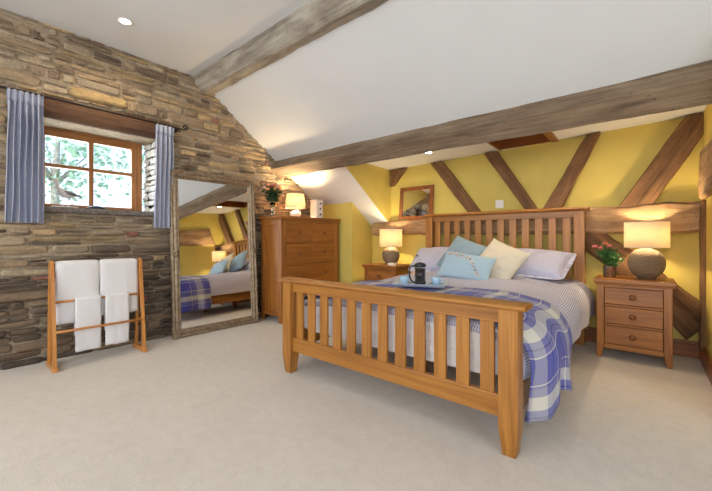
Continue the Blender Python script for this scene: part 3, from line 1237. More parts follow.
def throw_fn(u, v):
    # u across the bed, v from the foot edge to the head edge
    aR, aL = 1.285 - 0.05 * v + 0.03 * math.sin(v * 9), -1.30
    a = aL + (aR - aL) * u
    edge = 2.53 - 0.17 * min(1, max(0, a - 0.55) / 0.6) + 0.015 * noise.noise(Vector((a * 3, 0, 7)))
    y0_ = 1.80
    y = y0_ + (edge - y0_) * v
    b = FD + 0.11 + (y - 1.835)
    b = max(b, FD + 0.11)
    x, yy, z = duvet_pt(a, b, 0.014)
    hang = max(0.0, (abs(a) - 1.0) / 0.4)
    s = math.copysign(1, a)
    x += s * hang * (0.028 + 0.030 * math.sin(y * 26 + 0.8) + 0.014 * math.sin(y * 47))
    yy = y + (0.02 * hang * math.sin(y * 20))
    if u > 0.5:
        yy = yy + 0.03 * hang * (1 - 2 * v)
        z -= 0.012 * math.sin(y * 14) * hang
    return x, yy, z


m = MB(53)
m.grid(throw_fn, 150, 34, lambda u, v: (u * 2.7, v * 0.70))
TH = m.build('throw_blanket', PLAID, loc=(2.5, 2.1, 0.65), solid=0.008, recalc=False, offset=1)
tag(TH, 'blue, lilac and cream plaid woollen throw across the foot of the bed', 'throw')

# ---- pillows and cushions


def pillow_shape(w, h, t, flange=0.0, pinch=0.07, seed=0):
    m = MB(seed)

    def side(sg):
        def fn(u, v):
            a, b = 2 * u - 1, 2 * v - 1
            a = math.copysign(abs(a) ** 0.85, a)
            b = math.copysign(abs(b) ** 0.85, b)
            x = w / 2 * a * (1 - pinch * (1 - b * b))
            y = h / 2 * b * (1 - pinch * (1 - a * a))
            q = max(0, (1 - a * a) * (1 - b * b))
            z = t / 2 * q ** 0.42
            n_ = noise.noise(Vector((a * 2.2 + seed, b * 2.2, sg * 3.0)))
            n3 = noise.noise(Vector((a * 6 + seed, b * 6, sg * 5.0)))
            z *= 1 + 0.16 * n_ + 0.06 * n3
            return x, y, sg * z
        return fn
    m.grid(side(1), 30, 30, lambda u, v: (u * w, v * h))
    m.grid(side(-1), 30, 30, lambda u, v: (u * w, v * h), flip=True)
    return m


def place(name, mb_, mat, label, cat, loc, rot, group=None, asthing=False):
    M = Matrix.Translation(Vector(loc)) @ rot
    if asthing:
        e = rot.to_euler()
        T_ = thing(name, label, cat, loc, tuple(e), group)
        return T_
    o = mb_.build(name, mat, local=True)
    o.location = loc
    o.rotation_euler = rot.to_euler()
    PM[o] = M
    tag(o, label, cat, group)
    return o


def rotm(roll, lean, yaw):
    return Matrix.Rotation(R(yaw), 4, 'Z') @ Matrix.Rotation(R(lean), 4, 'X') @ Matrix.Rotation(R(roll), 4, 'Z')


def oxford(name, label, loc, rot, seed):
    T_ = thing(name, label, 'pillow', loc, tuple(rot.to_euler()), 'bed pillows')
    pillow_shape(0.66, 0.44, 0.20, seed=seed).build('pillow_cover', PILLOW, T_, local=True)
    m = MB(seed)

    def fl(u, v):
        a = u * 6.28319
        e = 0.2
        ca = math.copysign(abs(math.cos(a)) ** e, math.cos(a))
        sa = math.copysign(abs(math.sin(a)) ** e, math.sin(a))
        k = 0.93 + 0.13 * v
        return (0.33 * ca * k, 0.22 * sa * (0.90 + 0.22 * v), 0.012 * v * noise.noise(Vector((ca * 3, sa * 3, seed))))
    m.grid(fl, 96, 3, lambda u, v: (u * 2.4, v * 0.05))
    m.build('flange', PILLOW, T_, local=True, solid=0.004)
    return T_


oxford('pillow', 'lilac striped flanged pillow against the right half of the headboard', (2.91, 3.64, 0.765), rotm(-4, 27, -3), 3)
PL = oxford('pillow', 'lilac striped flanged pillow on the left half of the bed, button near its edge', (2.00, 3.65, 0.760), rotm(4, 32, 4), 7)
m = MB()
m.ball((-0.30, 0.02, 0.045), 0.014, 8, (1, 1, 0.6))
m.build('button', LEAD_BLUE, PL, local=True)

place('cushion', pillow_shape(0.41, 0.41, 0.16, seed=12), LINEN_BLUE, 'dusty grey-blue square cushion behind the flowered one', 'cushion', (2.335, 3.42, 0.812), rotm(-22, 56, 2), 'scatter cushions on the bed')
place('cushion', pillow_shape(0.41, 0.41, 0.15, seed=15), LINEN_CREAM, 'cream pleated square cushion tilted on its corner at the middle of the bed', 'cushion', (2.715, 3.33, 0.778), rotm(-24, 56, -4), 'scatter cushions on the bed')
FC = thing('cushion', 'small oblong sky-blue cushion with an embroidered flower spray', 'cushion', (2.49, 3.11, 0.735), tuple(rotm(-8, 56, 2).to_euler()), 'scatter cushions on the bed')
pillow_shape(0.50, 0.28, 0.13, seed=21).build('cushion_cover', LINEN_SKY, FC, local=True)


def cz_top(x, y, w=0.50, h=0.28, t=0.13):
    a, b = 2 * x / w, 2 * y / h
    a, b = max(-0.98, min(0.98, a)), max(-0.98, min(0.98, b))
    q = (1 - a * a) * (1 - b * b)
    z = t / 2 * max(q, 0) ** 0.42
    return z * (1 + 0.16 * noise.noise(Vector((a * 2.2 + 21, b * 2.2, 3.0))) + 0.06 * noise.noise(Vector((a * 6 + 21, b * 6, 5.0)))) + 0.002


m = MB(60)
stem = [(-0.20, 0.085), (-0.14, 0.10), (-0.07, 0.085), (0.0, 0.075), (0.05, 0.05), (0.09, 0.01), (0.13, -0.04), (0.17, -0.08)]
pts = []
for (a, b), (c, d) in zip(stem, stem[1:]):
    for k in range(4):
        x, y = a + (c - a) * k / 4, b + (d - b) * k / 4
        pts.append((x, y, cz_top(x, y)))
m.tube(pts, 0.0016, 5)
m.build('embroidered_stem', plain('brown_thread', (0.16, 0.10, 0.07), 0.8), FC, local=True)
rr_ = random.Random(4)
m = MB(61)
for k in range(42):
    i = rr_.randrange(len(stem) - 1)
    t = rr_.random()
    x = stem[i][0] * (1 - t) + stem[i + 1][0] * t + rr_.uniform(-0.02, 0.02)
    y = stem[i][1] * (1 - t) + stem[i + 1][1] * t + rr_.uniform(-0.022, 0.022)
    y = min(y, 0.118)
    m.ball((x, y, cz_top(x, y)), rr_.uniform(0.007, 0.012), 6, (1, 1, 0.35))
m.build('embroidered_blossoms', plain('blush_thread', (0.66, 0.56, 0.52), 0.8, 0, 0.3, 200), FC, local=True)
m = MB(62)
for k in range(16):
    i = rr_.randrange(len(stem) - 1)
    t = rr_.random()
    x = stem[i][0] * (1 - t) + stem[i + 1][0] * t + rr_.uniform(-0.02, 0.02)
    y = min(0.118, stem[i][1] * (1 - t) + stem[i + 1][1] * t + rr_.uniform(-0.02, 0.02))
    m.ball((x, y, cz_top(x, y)), rr_.uniform(0.003, 0.006), 6, (1.6, 1, 0.35))
m.build('embroidered_leaves', plain('brown_leaf_thread', (0.20, 0.14, 0.11), 0.8), FC, local=True)

# ---- breakfast tray
TA = R(22)
TZ = 0.652
TC = Vector((2.475, 2.30, TZ))
TR = thing('tray', 'pale blue-grey serving tray with rounded rim lying on the bed', 'tray', tuple(TC), (0, 0, TA))


def rrect(w, h, r, n=5):
    out = []
    for cx_, cy_, a0 in ((w / 2 - r, h / 2 - r, 0), (-w / 2 + r, h / 2 - r, 90), (-w / 2 + r, -h / 2 + r, 180), (w / 2 - r, -h / 2 + r, 270)):
        for k in range(n + 1):
            a = R(a0 + 90 * k / n)
            out.append((cx_ + r * math.cos(a), cy_ + r * math.sin(a)))
    return out


m = MB(63)
rings = []
for (g, z) in ((-0.012, 0.0), (-0.004, 0.004), (0.004, 0.018), (0.010, 0.020), (0.006, 0.022), (0.0, 0.018), (-0.008, 0.007), (-0.02, 0.005)):
    rings.append([(x, y, z) for x, y in rrect(0.38 + 2 * g, 0.25 + 2 * g, 0.035 + g)])
m.loft(rings, True, True)
m.build('tray_body', TRAY, TR, local=True)


def tl(x, y, z=0.006):
    p = PM[TR] @ Vector((x, y, z))
    return tuple(p)


def cup(p, label, hang):
    o = thing('coffee_cup', label, 'cup', p, (0, 0, R(hang)), 'pale blue coffee cups on the tray')
    m = MB()
    m.lathe([(0.02, 0.0), (0.024, 0.002), (0.030, 0.012), (0.035, 0.03), (0.037, 0.052), (0.034, 0.052), (0.032, 0.03), (0.026, 0.012), (1e-4, 0.006)], (0, 0, 0.005), 24)
    m.build('cup_body', PALE_BLUE, o, local=True)
    m = MB()
    m.tube([(0.033 + 0.022 * math.sin(a * math.pi / 8), 0, 0.032 + 0.016 * math.cos(a * math.pi / 8)) for a in range(9)], 0.004, 8)
    m.build('handle', PALE_BLUE, o, local=True)
    return o


def saucer(p, label):
    m = MB()
    m.lathe([(0.025, 0.0), (0.03, 0.001), (0.055, 0.008), (0.056, 0.010), (0.03, 0.005), (1e-4, 0.004)], (0, 0, 0), 28)
    o = m.build('saucer', PALE_BLUE, local=True)
    o.location = p
    return tag(o, label, 'saucer', 'pale blue saucers on the tray')


saucer(tl(-0.115, -0.015), 'pale blue saucer under the cup left of the coffee press')
saucer(tl(0.115, 0.01), 'pale blue saucer under the cup right of the coffee press')
cup(tl(-0.115, -0.015, 0.006), 'pale blue coffee cup left of the coffee press', 160)
cup(tl(0.115, 0.01, 0.006), 'pale blue coffee cup right of the coffee press', 20)

FP = thing('coffee_press', 'black glass coffee press full of coffee standing in the middle of the tray', 'coffee press', tl(0.0, 0.0), (0, 0, R(215)))
m = MB()
m.lathe([(0.036, 0.0), (0.042, 0.004), (0.0425, 0.022), (0.0405, 0.024)], (0, 0, 0), 28)
m.build('base_ring', BLACK, FP, local=True)
m = MB()
m.lathe([(1e-4, 0.012), (0.038, 0.012), (0.0395, 0.02), (0.0395, 0.138), (0.041, 0.145)], (0, 0, 0), 28, caps=False)
m.build('glass_beaker', GLASS, FP, local=True, solid=0.002)
m = MB()
m.lathe([(1e-4, 0.016), (0.036, 0.016), (0.0365, 0.12), (1e-4, 0.12)], (0, 0, 0), 28, caps=False)
m.build('coffee', COFFEE, FP, local=True)
m = MB()
m.lathe([(0.0415, 0.128), (0.043, 0.131), (0.043, 0.143), (0.040, 0.152), (0.022, 0.160), (0.006, 0.163), (1e-4, 0.163)], (0, 0, 0), 28)
m.build('lid', BLACK, FP, local=True)
m = MB()
m.tube([(0, 0, 0.16), (0, 0, 0.188)], 0.0022, 8)
m.ball((0, 0, 0.193), 0.009, 10)
m.build('plunger', CHROME, FP, local=True)
m = MB()
m.tube([(0.042, 0, 0.134), (0.060, 0, 0.137), (0.076, 0, 0.128), (0.081, 0, 0.10), (0.078, 0, 0.06), (0.068, 0, 0.032), (0.055, 0, 0.018), (0.042, 0, 0.014)], 0.0065, 8)
m.build('handle', BLACK, FP, local=True)


# ---------------------------------------------------------------- bedside cabinets
def knob(m, c, d, r=0.017, ax='y'):
    s = d
    prof = [(r * 0.45, 0), (r * 0.40, 0.010 * s), (r * 0.95, 0.016 * s), (r * 1.05, 0.023 * s), (r * 0.8, 0.030 * s), (1e-4, 0.032 * s)]
    m.lathe(prof, c, 16, ax, caps=False)
    return m


def bedside(x0, x1, yf_, label, mat=OAK_BEDSIDE, dep=0.38, seed=0):
    o = thing('bedside_cabinet', label, 'bedside cabinet', ((x0 + x1) / 2, yf_ + dep / 2, 0), group='oak bedside cabinets')
    zt = 0.663
    yb = yf_ + dep
    m = MB(seed)
    m.box(x0 - 0.022, x1 + 0.022, yf_ - 0.022, yb + 0.005, zt - 0.034, zt)
    m.build('top', mat, o, bevel=0.006)
    m = MB(seed + 1)
    m.box(x0 - 0.012, x1 + 0.012, yf_ - 0.012, yb, zt - 0.050, zt - 0.034)
    m.build('cornice', mat, o, bevel=0.007)
    m = MB(seed + 2)
    s = 0.052
    for (a, b) in ((x0, x0 + s), (x1 - s, x1)):
        m.box(a, b, yf_, yf_ + 0.03, 0.11, zt - 0.048)
        ia = b if a == x0 else a
        # tapered foot
        if a == x0:
            m.hexa([(a, yf_, 0), (a + 0.034, yf_, 0), (a + 0.034, yf_ + 0.03, 0), (a, yf_ + 0.03, 0), (a, yf_, 0.11), (b, yf_, 0.11), (b, yf_ + 0.03, 0.11), (a, yf_ + 0.03, 0.11)], 2)
        else:
            m.hexa([(b - 0.034, yf_, 0), (b, yf_, 0), (b, yf_ + 0.03, 0), (b - 0.034, yf_ + 0.03, 0), (a, yf_, 0.11), (b, yf_, 0.11), (b, yf_ + 0.03, 0.11), (a, yf_ + 0.03, 0.11)], 2)
    zr = [0.080, 0.122, 0.275, 0.292, 0.435, 0.452, 0.592, zt - 0.048]
    for a, b in ((0, 1), (2, 3), (4, 5), (6, 7)):
        m.box(x0 + s, x1 - s, yf_ + 0.002, yf_ + 0.03, zr[a], zr[b])
    m.build('face_frame', mat, o, bevel=0.003)
    m = MB(seed + 3)
    for a, b in ((x0, x0 + 0.02), (x1 - 0.02, x1)):
        m.box(a, b, yf_ + 0.03, yb, 0.08, zt - 0.048)
        m.box(a, b, yb - 0.04, yb, 0, 0.08)
    m.box(x0 + 0.02, x1 - 0.02, yb - 0.012, yb, 0.08, zt - 0.048)
    m.box(x0 + 0.02, x1 - 0.02, yf_ + 0.05, yb - 0.012, 0.08, 0.10)
    m.build('carcass', mat, o)
    for k, (a, b) in enumerate(((0.122, 0.275), (0.292, 0.435), (0.452, 0.592))):
        m = MB(seed + 10 + k)
        m.box(x0 + s + 0.003, x1 - s - 0.003, yf_ + 0.003, yf_ + 0.028, a + 0.003, b - 0.003)
        d = m.build('drawer', mat, o, bevel=0.003)
        m = MB(seed + 20 + k)
        knob(m, ((x0 + x1) / 2, yf_ + 0.003, (a + b) / 2), -1, 0.022)
        m.build('knob', KNOB_OAK, d)
    return o


bedside(3.445, 3.925, 3.586, 'oak three-drawer bedside cabinet on the right of the bed, under the wicker-based lamp', seed=200)
bedside(0.935, 1.415, 3.58, 'oak bedside cabinet on the left of the bed, mostly hidden behind it', seed=240)


# ---------------------------------------------------------------- lamps
def lamp(name, label, loc, ball_r, ball_h, sr0, sr1, sz0, sz1, watts, mat, zb=0.012, flat_top=False):
    o = thing(name, label, 'lamp', loc, group=None)
    m = MB()
    prof = [(ball_r * 0.45, 0.0)]
    n = 16
    for i in range(1, n):
        a = math.pi * (0.12 + 0.78 * i / n)
        prof.append((ball_r * math.sin(a) ** 0.85, zb + ball_h * (1 - math.cos(a)) / 2 - 0.008))
    prof.append((0.02, zb + ball_h - 0.008))
    m.lathe(prof, (0, 0, 0), 36)
    m.build('lamp_base', mat, o, local=True)
    m = MB()
    m.lathe([(0.010, ball_h), (0.010, sz0 + 0.03), (0.017, sz0 + 0.035), (0.017, sz0 + 0.07), (0.012, sz0 + 0.075)], (0, 0, 0), 16)
    m.build('stem', IRON if mat is not WHITE_PAINT else CHROME, o, local=True)
    m = MB()
    m.ball((0, 0, sz0 + 0.105), 0.027, 12, (1, 1, 1.15))
    m.build('bulb', BULB, o, local=True)
    m = MB()
    m.lathe([(sr0, sz0), ((sr0 + sr1) / 2, (sz0 + sz1) / 2), (sr1, sz1)], (0, 0, 0), 48, caps=False)
    m.build('lamp_shade', SHADE, o, local=True, solid=0.002)
    m = MB()
    m.tube([(sr1 * math.cos(a * 6.28319 / 32), sr1 * math.sin(a * 6.28319 / 32), sz1) for a in range(33)], 0.0022, 5)
    m.build('shade_ring', WHITE_PAINT, o, local=True)
    m = MB()
    m.tube([(sr0 * math.cos(a * 6.28319 / 32), sr0 * math.sin(a * 6.28319 / 32), sz0) for a in range(33)], 0.0022, 5)
    for k in range(3):
        a = k * 2.094
        m.tube([(0.014 * math.cos(a), 0.014 * math.sin(a), sz0 + 0.04), (sr0 * math.cos(a), sr0 * math.sin(a), sz0 + 0.001)], 0.0015, 5)
    m.build('shade_ring', WHITE_PAINT, o, local=True)
    l = bpy.data.lights.new('lamp_light', 'POINT')
    l.energy = watts
    l.color = (1.0, 0.77, 0.45)
    l.shadow_soft_size = 0.035
    lo_ = bpy.data.objects.new('lamp_light', l)
    COL.objects.link(lo_)
    lo_.location = (0, 0, sz0 + 0.105)
    lo_.parent = o
    return o


lamp('table_lamp', 'table lamp with round woven rattan base and cream drum shade on the right bedside cabinet', (3.770, 3.765, 0.663), 0.124, 0.250, 0.148, 0.148, 0.262, 0.470, 14, WICKER)
lamp('table_lamp', 'table lamp with round grey-brown base and cream drum shade on the left bedside cabinet', (1.225, 3.765, 0.663), 0.112, 0.222, 0.146, 0.146, 0.232, 0.452, 12, GREY_BALL)
lamp('table_lamp', 'small lamp with tapered cream shade glowing on top of the tall chest', (0.30, 2.95, 1.268), 0.072, 0.09, 0.130, 0.110, 0.120, 0.300, 32, WHITE_PAINT, 0.006)

# plant on the right cabinet
PX, PY, PZ = 3.525, 3.72, 0.663
o = thing('potted_plant', 'pink-flowered green plant in a mottled tin pot beside the right bedside lamp', 'plant', (PX, PY, PZ))
m = MB()
m.lathe([(0.036, 0), (0.043, 0.003), (0.045, 0.095), (0.048, 0.10), (0.044, 0.10), (0.041, 0.08), (1e-4, 0.078)], (PX, PY, PZ), 28)
m.build('pot', TIN, o)
rp = random.Random(8)


def leaf(m, p, d, L, w):
    d = Vector(d).normalized()
    s = d.cross(Vector((rp.uniform(-1, 1), rp.uniform(-1, 1), rp.uniform(0.2, 1)))).normalized()
    u = s.cross(d)
    b = len(m.v)
    p = Vector(p)
    P = [p, p + d * L * 0.4 + s * w + u * w * 0.3, p + d * L * 0.45 - u * w * 0.1, p + d * L * 0.4 - s * w + u * w * 0.3, p + d * L - u * w * 0.5]
    m.v += P
    m.face((b, b + 2, b + 1), None, True)
    m.face((b, b + 3, b + 2), None, True)
    m.face((b + 1, b + 2, b + 4), None, True)
    m.face((b + 2, b + 3, b + 4), None, True)


m, ms = MB(), MB()
heads = []
for k in range(26):
    a, rad = rp.uniform(0, 6.28), rp.uniform(0.02, 0.095)
    hgt = rp.uniform(0.05, 0.20)
    b0 = Vector((PX + 0.02 * math.cos(a), PY + 0.02 * math.sin(a), PZ + 0.08))
    tp = Vector((PX + rad * math.cos(a), PY + rad * math.sin(a) * 0.7, PZ + 0.10 + hgt))
    ms.tube([b0, b0.lerp(tp, 0.5) + Vector((0, 0, 0.02)), tp], 0.0016, 5)
    for j in range(13):
        q = b0.lerp(tp, 0.25 + 0.75 * j / 12)
        leaf(m, q, (rp.uniform(-1, 1), rp.uniform(-1, 1), rp.uniform(-0.2, 0.9)), rp.uniform(0.03, 0.05), 0.009)
m.build('foliage', LEAF, o, recalc=False)
for (dx, dz, dy) in ((-0.105, 0.265, 0.0), (-0.035, 0.29, 0.02), (-0.055, 0.255, -0.02), (0.0, 0.27, 0.03)):
    tp = Vector((PX + dx, PY + dy, PZ + dz))
    ms.tube([(PX, PY, PZ + 0.08), (PX + dx * 0.5, PY, PZ + 0.08 + dz * 0.45), tp], 0.0016, 5)
    mf = MB()
    for j in range(12):
        a = 6.28319 * j / 12
        mf.ball(tp + Vector((0.013 * math.cos(a), 0.013 * math.sin(a), 0.004 * math.sin(3 * a))), 0.008, 6, (1.2, 1.2, 0.7))
    mf.ball(tp + Vector((0, 0, 0.005)), 0.011, 6)
    mf.build('flower', PINK, o)
ms.build('stems', LEAF, o)

m = MB()
m.box(1.285, 1.375, 3.60, 3.68, 0.664, 0.692)
o = m.build('small_box', CREAM_CARD, loc=(1.33, 3.64, 0.664), bevel=0.004)
tag(o, 'small cream box beside the lamp on the left bedside cabinet', 'box')

# wall switch, small wooden mirror
SW = thing('wall_switch', 'white switch plate on the yellow wall above the headboard', 'switch', (2.50, YB, 1.385))
m = MB()
m.box(2.455, 2.545, YB - 0.010, YB, 1.34, 1.43)
m.build('plate', PLASTIC, SW, bevel=0.003)
m = MB()
m.box(2.49, 2.51, YB - 0.015, YB - 0.010, 1.372, 1.398)
m.build('rocker', PLASTIC, SW, bevel=0.001)

lean = R(-6)
WM = thing('leaning_mirror', 'small red-brown framed mirror standing on the wall timber left of the headboard', 'mirror', (1.445, 3.99, 1.238), (lean, 0, 0))


def frame_bars(m, w, h, fw, t, y=0.0):
    """mitred frame, local x across, z up"""
    o_ = [(-w / 2, 0), (w / 2, 0), (w / 2, h), (-w / 2, h)]
    i_ = [(-w / 2 + fw, fw), (w / 2 - fw, fw), (w / 2 - fw, h - fw), (-w / 2 + fw, h - fw)]
    for k in range(4):
        j = (k + 1) % 4
        m.hexa([(*o_[k][:1], y, o_[k][1]), (o_[j][0], y, o_[j][1]), (i_[j][0], y, i_[j][1]), (i_[k][0], y, i_[k][1]),
                (o_[k][0], y + t, o_[k][1]), (o_[j][0], y + t, o_[j][1]), (i_[j][0], y + t, i_[j][1]), (i_[k][0], y + t, i_[k][1])], 0)
    return m


m = MB()
frame_bars(m, 0.50, 0.45, 0.052, 0.022)
m.build('mirror_frame', FRAME_WOOD, WM, local=True, bevel=0.003)
m = MB()
m.box(-0.205, 0.205, 0.010, 0.014, 0.045, 0.405)
m.build('mirror_glass', MIRROR, WM, local=True)

# ---------------------------------------------------------------- tall chest of drawers (its front faces the room, +x)
CX0, CX1, CY0, CY1, CZ = 0.10, 0.498, 2.57, 3.545, 1.266
CH = thing('chest_of_drawers', 'tall amber oak chest of drawers standing against the stone wall', 'chest of drawers', ((CX0 + CX1) / 2, (CY0 + CY1) / 2, 0))
m = MB(300)
m.box(CX0 - 0.01, CX1 + 0.028, CY0 - 0.028, CY1 + 0.028, CZ - 0.026, CZ)
m.build('top', OAK_DARK, CH, bevel=0.006)
m = MB(301)
m.box(CX0, CX1 + 0.015, CY0 - 0.015, CY1 + 0.015, CZ - 0.046, CZ - 0.026)
m.build('cornice', OAK_DARK, CH, bevel=0.008)
zt = CZ - 0.046
for (ya_, sg) in ((CY0, 1), (CY1, -1)):
    m = MB(302)
    yb2 = ya_ + sg * 0.024
    lo2, hi2 = min(ya_, yb2), max(ya_, yb2)
    for (a, b) in ((CX0, CX0 + 0.055), (CX1 - 0.055, CX1)):
        m.box(a, b, lo2, hi2, 0, zt)
    m.box(CX0 + 0.055, CX1 - 0.055, lo2, hi2, zt - 0.06, zt)
    m.box(CX0 + 0.055, CX1 - 0.055, lo2, hi2, 0.075, 0.135)
    p0, p1 = (lo2 + 0.010, hi2) if sg > 0 else (lo2, hi2 - 0.010)
    m.box(CX0 + 0.055, CX1 - 0.055, p0, p1, 0.135, zt - 0.06, 2)
    m.build('side_panel', OAK_DARK, CH, bevel=0.003)
m = MB(303)
rows = [(0.12, 0.395), (0.415, 0.675), (0.695, 0.935), (0.955, 1.195)]
for (a, b) in ((CY0 + 0.024, CY0 + 0.075), (CY1 - 0.075, CY1 - 0.024)):
    m.box(CX1 - 0.025, CX1, a, b, 0, zt)
for (a, b) in ((0.075, 0.12), (0.395, 0.415), (0.675, 0.695), (0.935, 0.955), (1.195, zt)):
    m.box(CX1 - 0.025, CX1 - 0.001, CY0 + 0.075, CY1 - 0.075, a, b)
cy = (CY0 + CY1) / 2
m.box(CX1 - 0.025, CX1 - 0.001, cy - 0.012, cy + 0.012, 0.955, 1.195)
m.build('face_frame', OAK_DARK, CH, bevel=0.003)
m = MB(304)
m.box(CX0, CX0 + 0.012, CY0 + 0.024, CY1 - 0.024, 0.08, zt)
m.box(CX0 + 0.012, CX1 - 0.025, CY0 + 0.024, CY1 - 0.024, 0.085, 0.10)
m.build('back_panel', OAK_DARK, CH)
for k, (a, b) in enumerate(rows):
    spans = [(CY0 + 0.075, CY1 - 0.075)] if k < 3 else [(CY0 + 0.075, cy - 0.012), (cy + 0.012, CY1 - 0.075)]
    for (p, q) in spans:
        m = MB(310 + k)
        m.box(CX1 - 0.024, CX1 - 0.003, p + 0.003, q - 0.003, a + 0.003, b - 0.003, 1)
        d = m.build('drawer', OAK_DARK, CH, bevel=0.003)
        ks = [(p + q) / 2] if k == 3 else [p + (q - p) * 0.24, p + (q - p) * 0.78]
        for ky in ks:
            m = MB()
            knob(m, (CX1 - 0.003, ky, (a + b) / 2), 1, 0.022, 'x')
            m.build('knob', KNOB_OAK, d)

# vase of flowers
VX, VY = 0.27, 2.62
V = thing('flower_vase', 'glass vase of peach and rose flowers with dark leaves on the chest corner', 'vase', (VX, VY, CZ))
m = MB()
m.lathe([(1e-4, 0.004), (0.030, 0.004), (0.034, 0.012), (0.030, 0.05), (0.026, 0.10), (0.036, 0.165)], (VX, VY, CZ), 28, caps=False)
m.build('vase_body', GLASS, V, solid=0.003)
ms, m = MB(), MB()
rp = random.Random(21)
hd = []
for k in range(11):
    a = k * 2.4
    rad = 0.025 + 0.10 * ((k + 0.5) / 11) ** 0.6
    hd.append(Vector((VX + rad * math.cos(a) * 0.8, VY + rad * math.sin(a), CZ + 0.405 - rad * 0.55 + rp.uniform(-0.02, 0.02))))
for k, tp in enumerate(hd):
    b0 = Vector((VX + rp.uniform(-0.01, 0.01), VY + rp.uniform(-0.01, 0.01), CZ + 0.02))
    nk = Vector((VX + (tp.x - VX) * 0.12, VY + (tp.y - VY) * 0.12, CZ + 0.15))
    ms.tube([b0, nk, tp], 0.002, 5)
    for j in range(16):
        q = nk.lerp(tp, 0.15 + 0.75 * rp.random())
        leaf(m, q, (rp.uniform(-1, 1), rp.uniform(-1, 1), rp.uniform(-0.5, 0.8)), rp.uniform(0.045, 0.075), 0.015)
m.build('foliage', LEAF_DARK, V, recalc=False)
ms.build('stems', LEAF, V)
for k, tp in enumerate(hd):
    mf = MB()
    for ring_, (rr2, nn, zz) in enumerate(((0.017, 7, 0.0), (0.010, 5, 0.007))):
        for j in range(nn):
            a = 6.28319 * j / nn + ring_
            mf.ball(tp + Vector((rr2 * math.cos(a), rr2 * math.sin(a), zz)), 0.011, 6, (1, 1, 1.1))
    mf.build('flower', (PEACH, ROSE, PEACH, plain('cream_petal', (0.75, 0.6, 0.42), 0.6))[k % 4], V)

# miniature white drawers on the chest
MX, MY = 0.36, 3.27
MD = thing('mini_drawers', 'miniature white three-drawer cabinet on top of the tall chest', 'drawers', (MX, MY, CZ))
m = MB()
m.box(MX - 0.055, MX + 0.055, MY - 0.062, MY + 0.062, CZ + 0.012, CZ + 0.235).box(MX - 0.06, MX + 0.062, MY - 0.068, MY + 0.068, CZ + 0.235, CZ + 0.247).box(MX - 0.055, MX + 0.055, MY - 0.064, MY + 0.064, CZ, CZ + 0.012)
m.build('body', WHITE_PAINT, MD, bevel=0.002)
for k in range(3):
    z = CZ + 0.024 + k * 0.071
    m = MB()
    m.box(MX + 0.0555, MX + 0.061, MY - 0.050, MY + 0.050, z, z + 0.060)
    d = m.build('drawer', WHITE_PAINT, MD, bevel=0.002)
    m = MB()
    knob(m, (MX + 0.061, MY, z + 0.03), 0.5, 0.012, 'x')
    m.build('knob', IRON, d)

# ---------------------------------------------------------------- big leaning mirror
b0, b1 = Vector((0.168, 1.490, 0)), Vector((0.193, 2.46, 0))
t0 = Vector((0.035, 1.549, 1.69))
mid = (b0 + b1) / 2
ux = (b1 - b0).normalized()
MW = (b1 - b0).length
topmid = Vector((0.082, 1.995, 1.69))
uz = (topmid - mid)
uz = (uz - ux * uz.dot(ux)).normalized()
uy = uz.cross(ux)                      # local y, pointing to the wall
Mrot = Matrix((ux, uy, uz)).transposed()
MH = 1.70
BM = thing('floor_mirror', 'tall ornate silver-gilt framed mirror leaning on the stone wall', 'mirror', tuple(mid), tuple(Mrot.to_euler()))
PM[BM] = Matrix.Translation(mid) @ Mrot.to_4x4()
m = MB()
FW = 0.088
# moulding profile: (inset from the outer edge, height towards the room)
pf = [(0.0, -0.002), (0.0, 0.012), (0.006, 0.022), (0.016, 0.026), (0.026, 0.020), (0.032, 0.016), (0.044, 0.024), (0.054, 0.026), (0.064, 0.018), (0.070, 0.014), (0.076, 0.018), (0.082, 0.016), (FW, 0.004), (FW, -0.002)]
rings = []
for (ins, ht) in pf:
    seg = []
    w2, hh = MW / 2 - ins, MH - ins
    cs = [(-w2, ins), (w2, ins), (w2, hh), (-w2, hh)]
    for k in range(4):
        a, b = cs[k], cs[(k + 1) % 4]
        for s in range(24):
            t = s / 24
            seg.append((a[0] + (b[0] - a[0]) * t, -ht, a[1] + (b[1] - a[1]) * t))
    rings.append(seg)
m.loft(rings, False, False)
m.build('mirror_frame', GILT, BM, local=True)


def ornament(m, c, ang, s=1.0):
    """acanthus: a shell of small curled lobes"""
    ca, sa = math.cos(ang), math.sin(ang)

    def W_(p):
        return (c[0] + p[0] * ca - p[2] * sa, p[1] - 0.024, c[1] + p[0] * sa + p[2] * ca)
    for k in range(7):
        a = R(-75 + 25 * k)
        L = 0.052 * s * (1 - 0.25 * abs(k - 3) / 3)
        pts = [(math.sin(a) * L * q, -0.010 * math.sin(q * 3.0), math.cos(a) * L * q) for q in (0.1, 0.35, 0.6, 0.85, 1.0)]
        m.tube([W_(p) for p in pts], [0.007 * s, 0.010 * s, 0.010 * s, 0.008 * s, 0.003 * s], 8)
    m.ball(W_((0, -0.010, 0)), 0.013 * s, 8)
    for sx in (-1, 1):
        pts = [(sx * (0.02 + 0.075 * q), -0.004, 0.006 * math.sin(q * 8) - 0.006) for q in (0, 0.25, 0.5, 0.75, 1)]
        m.tube([W_((p[0] * s, p[1], p[2])) for p in pts], [0.008, 0.009, 0.007, 0.007, 0.003], 8)


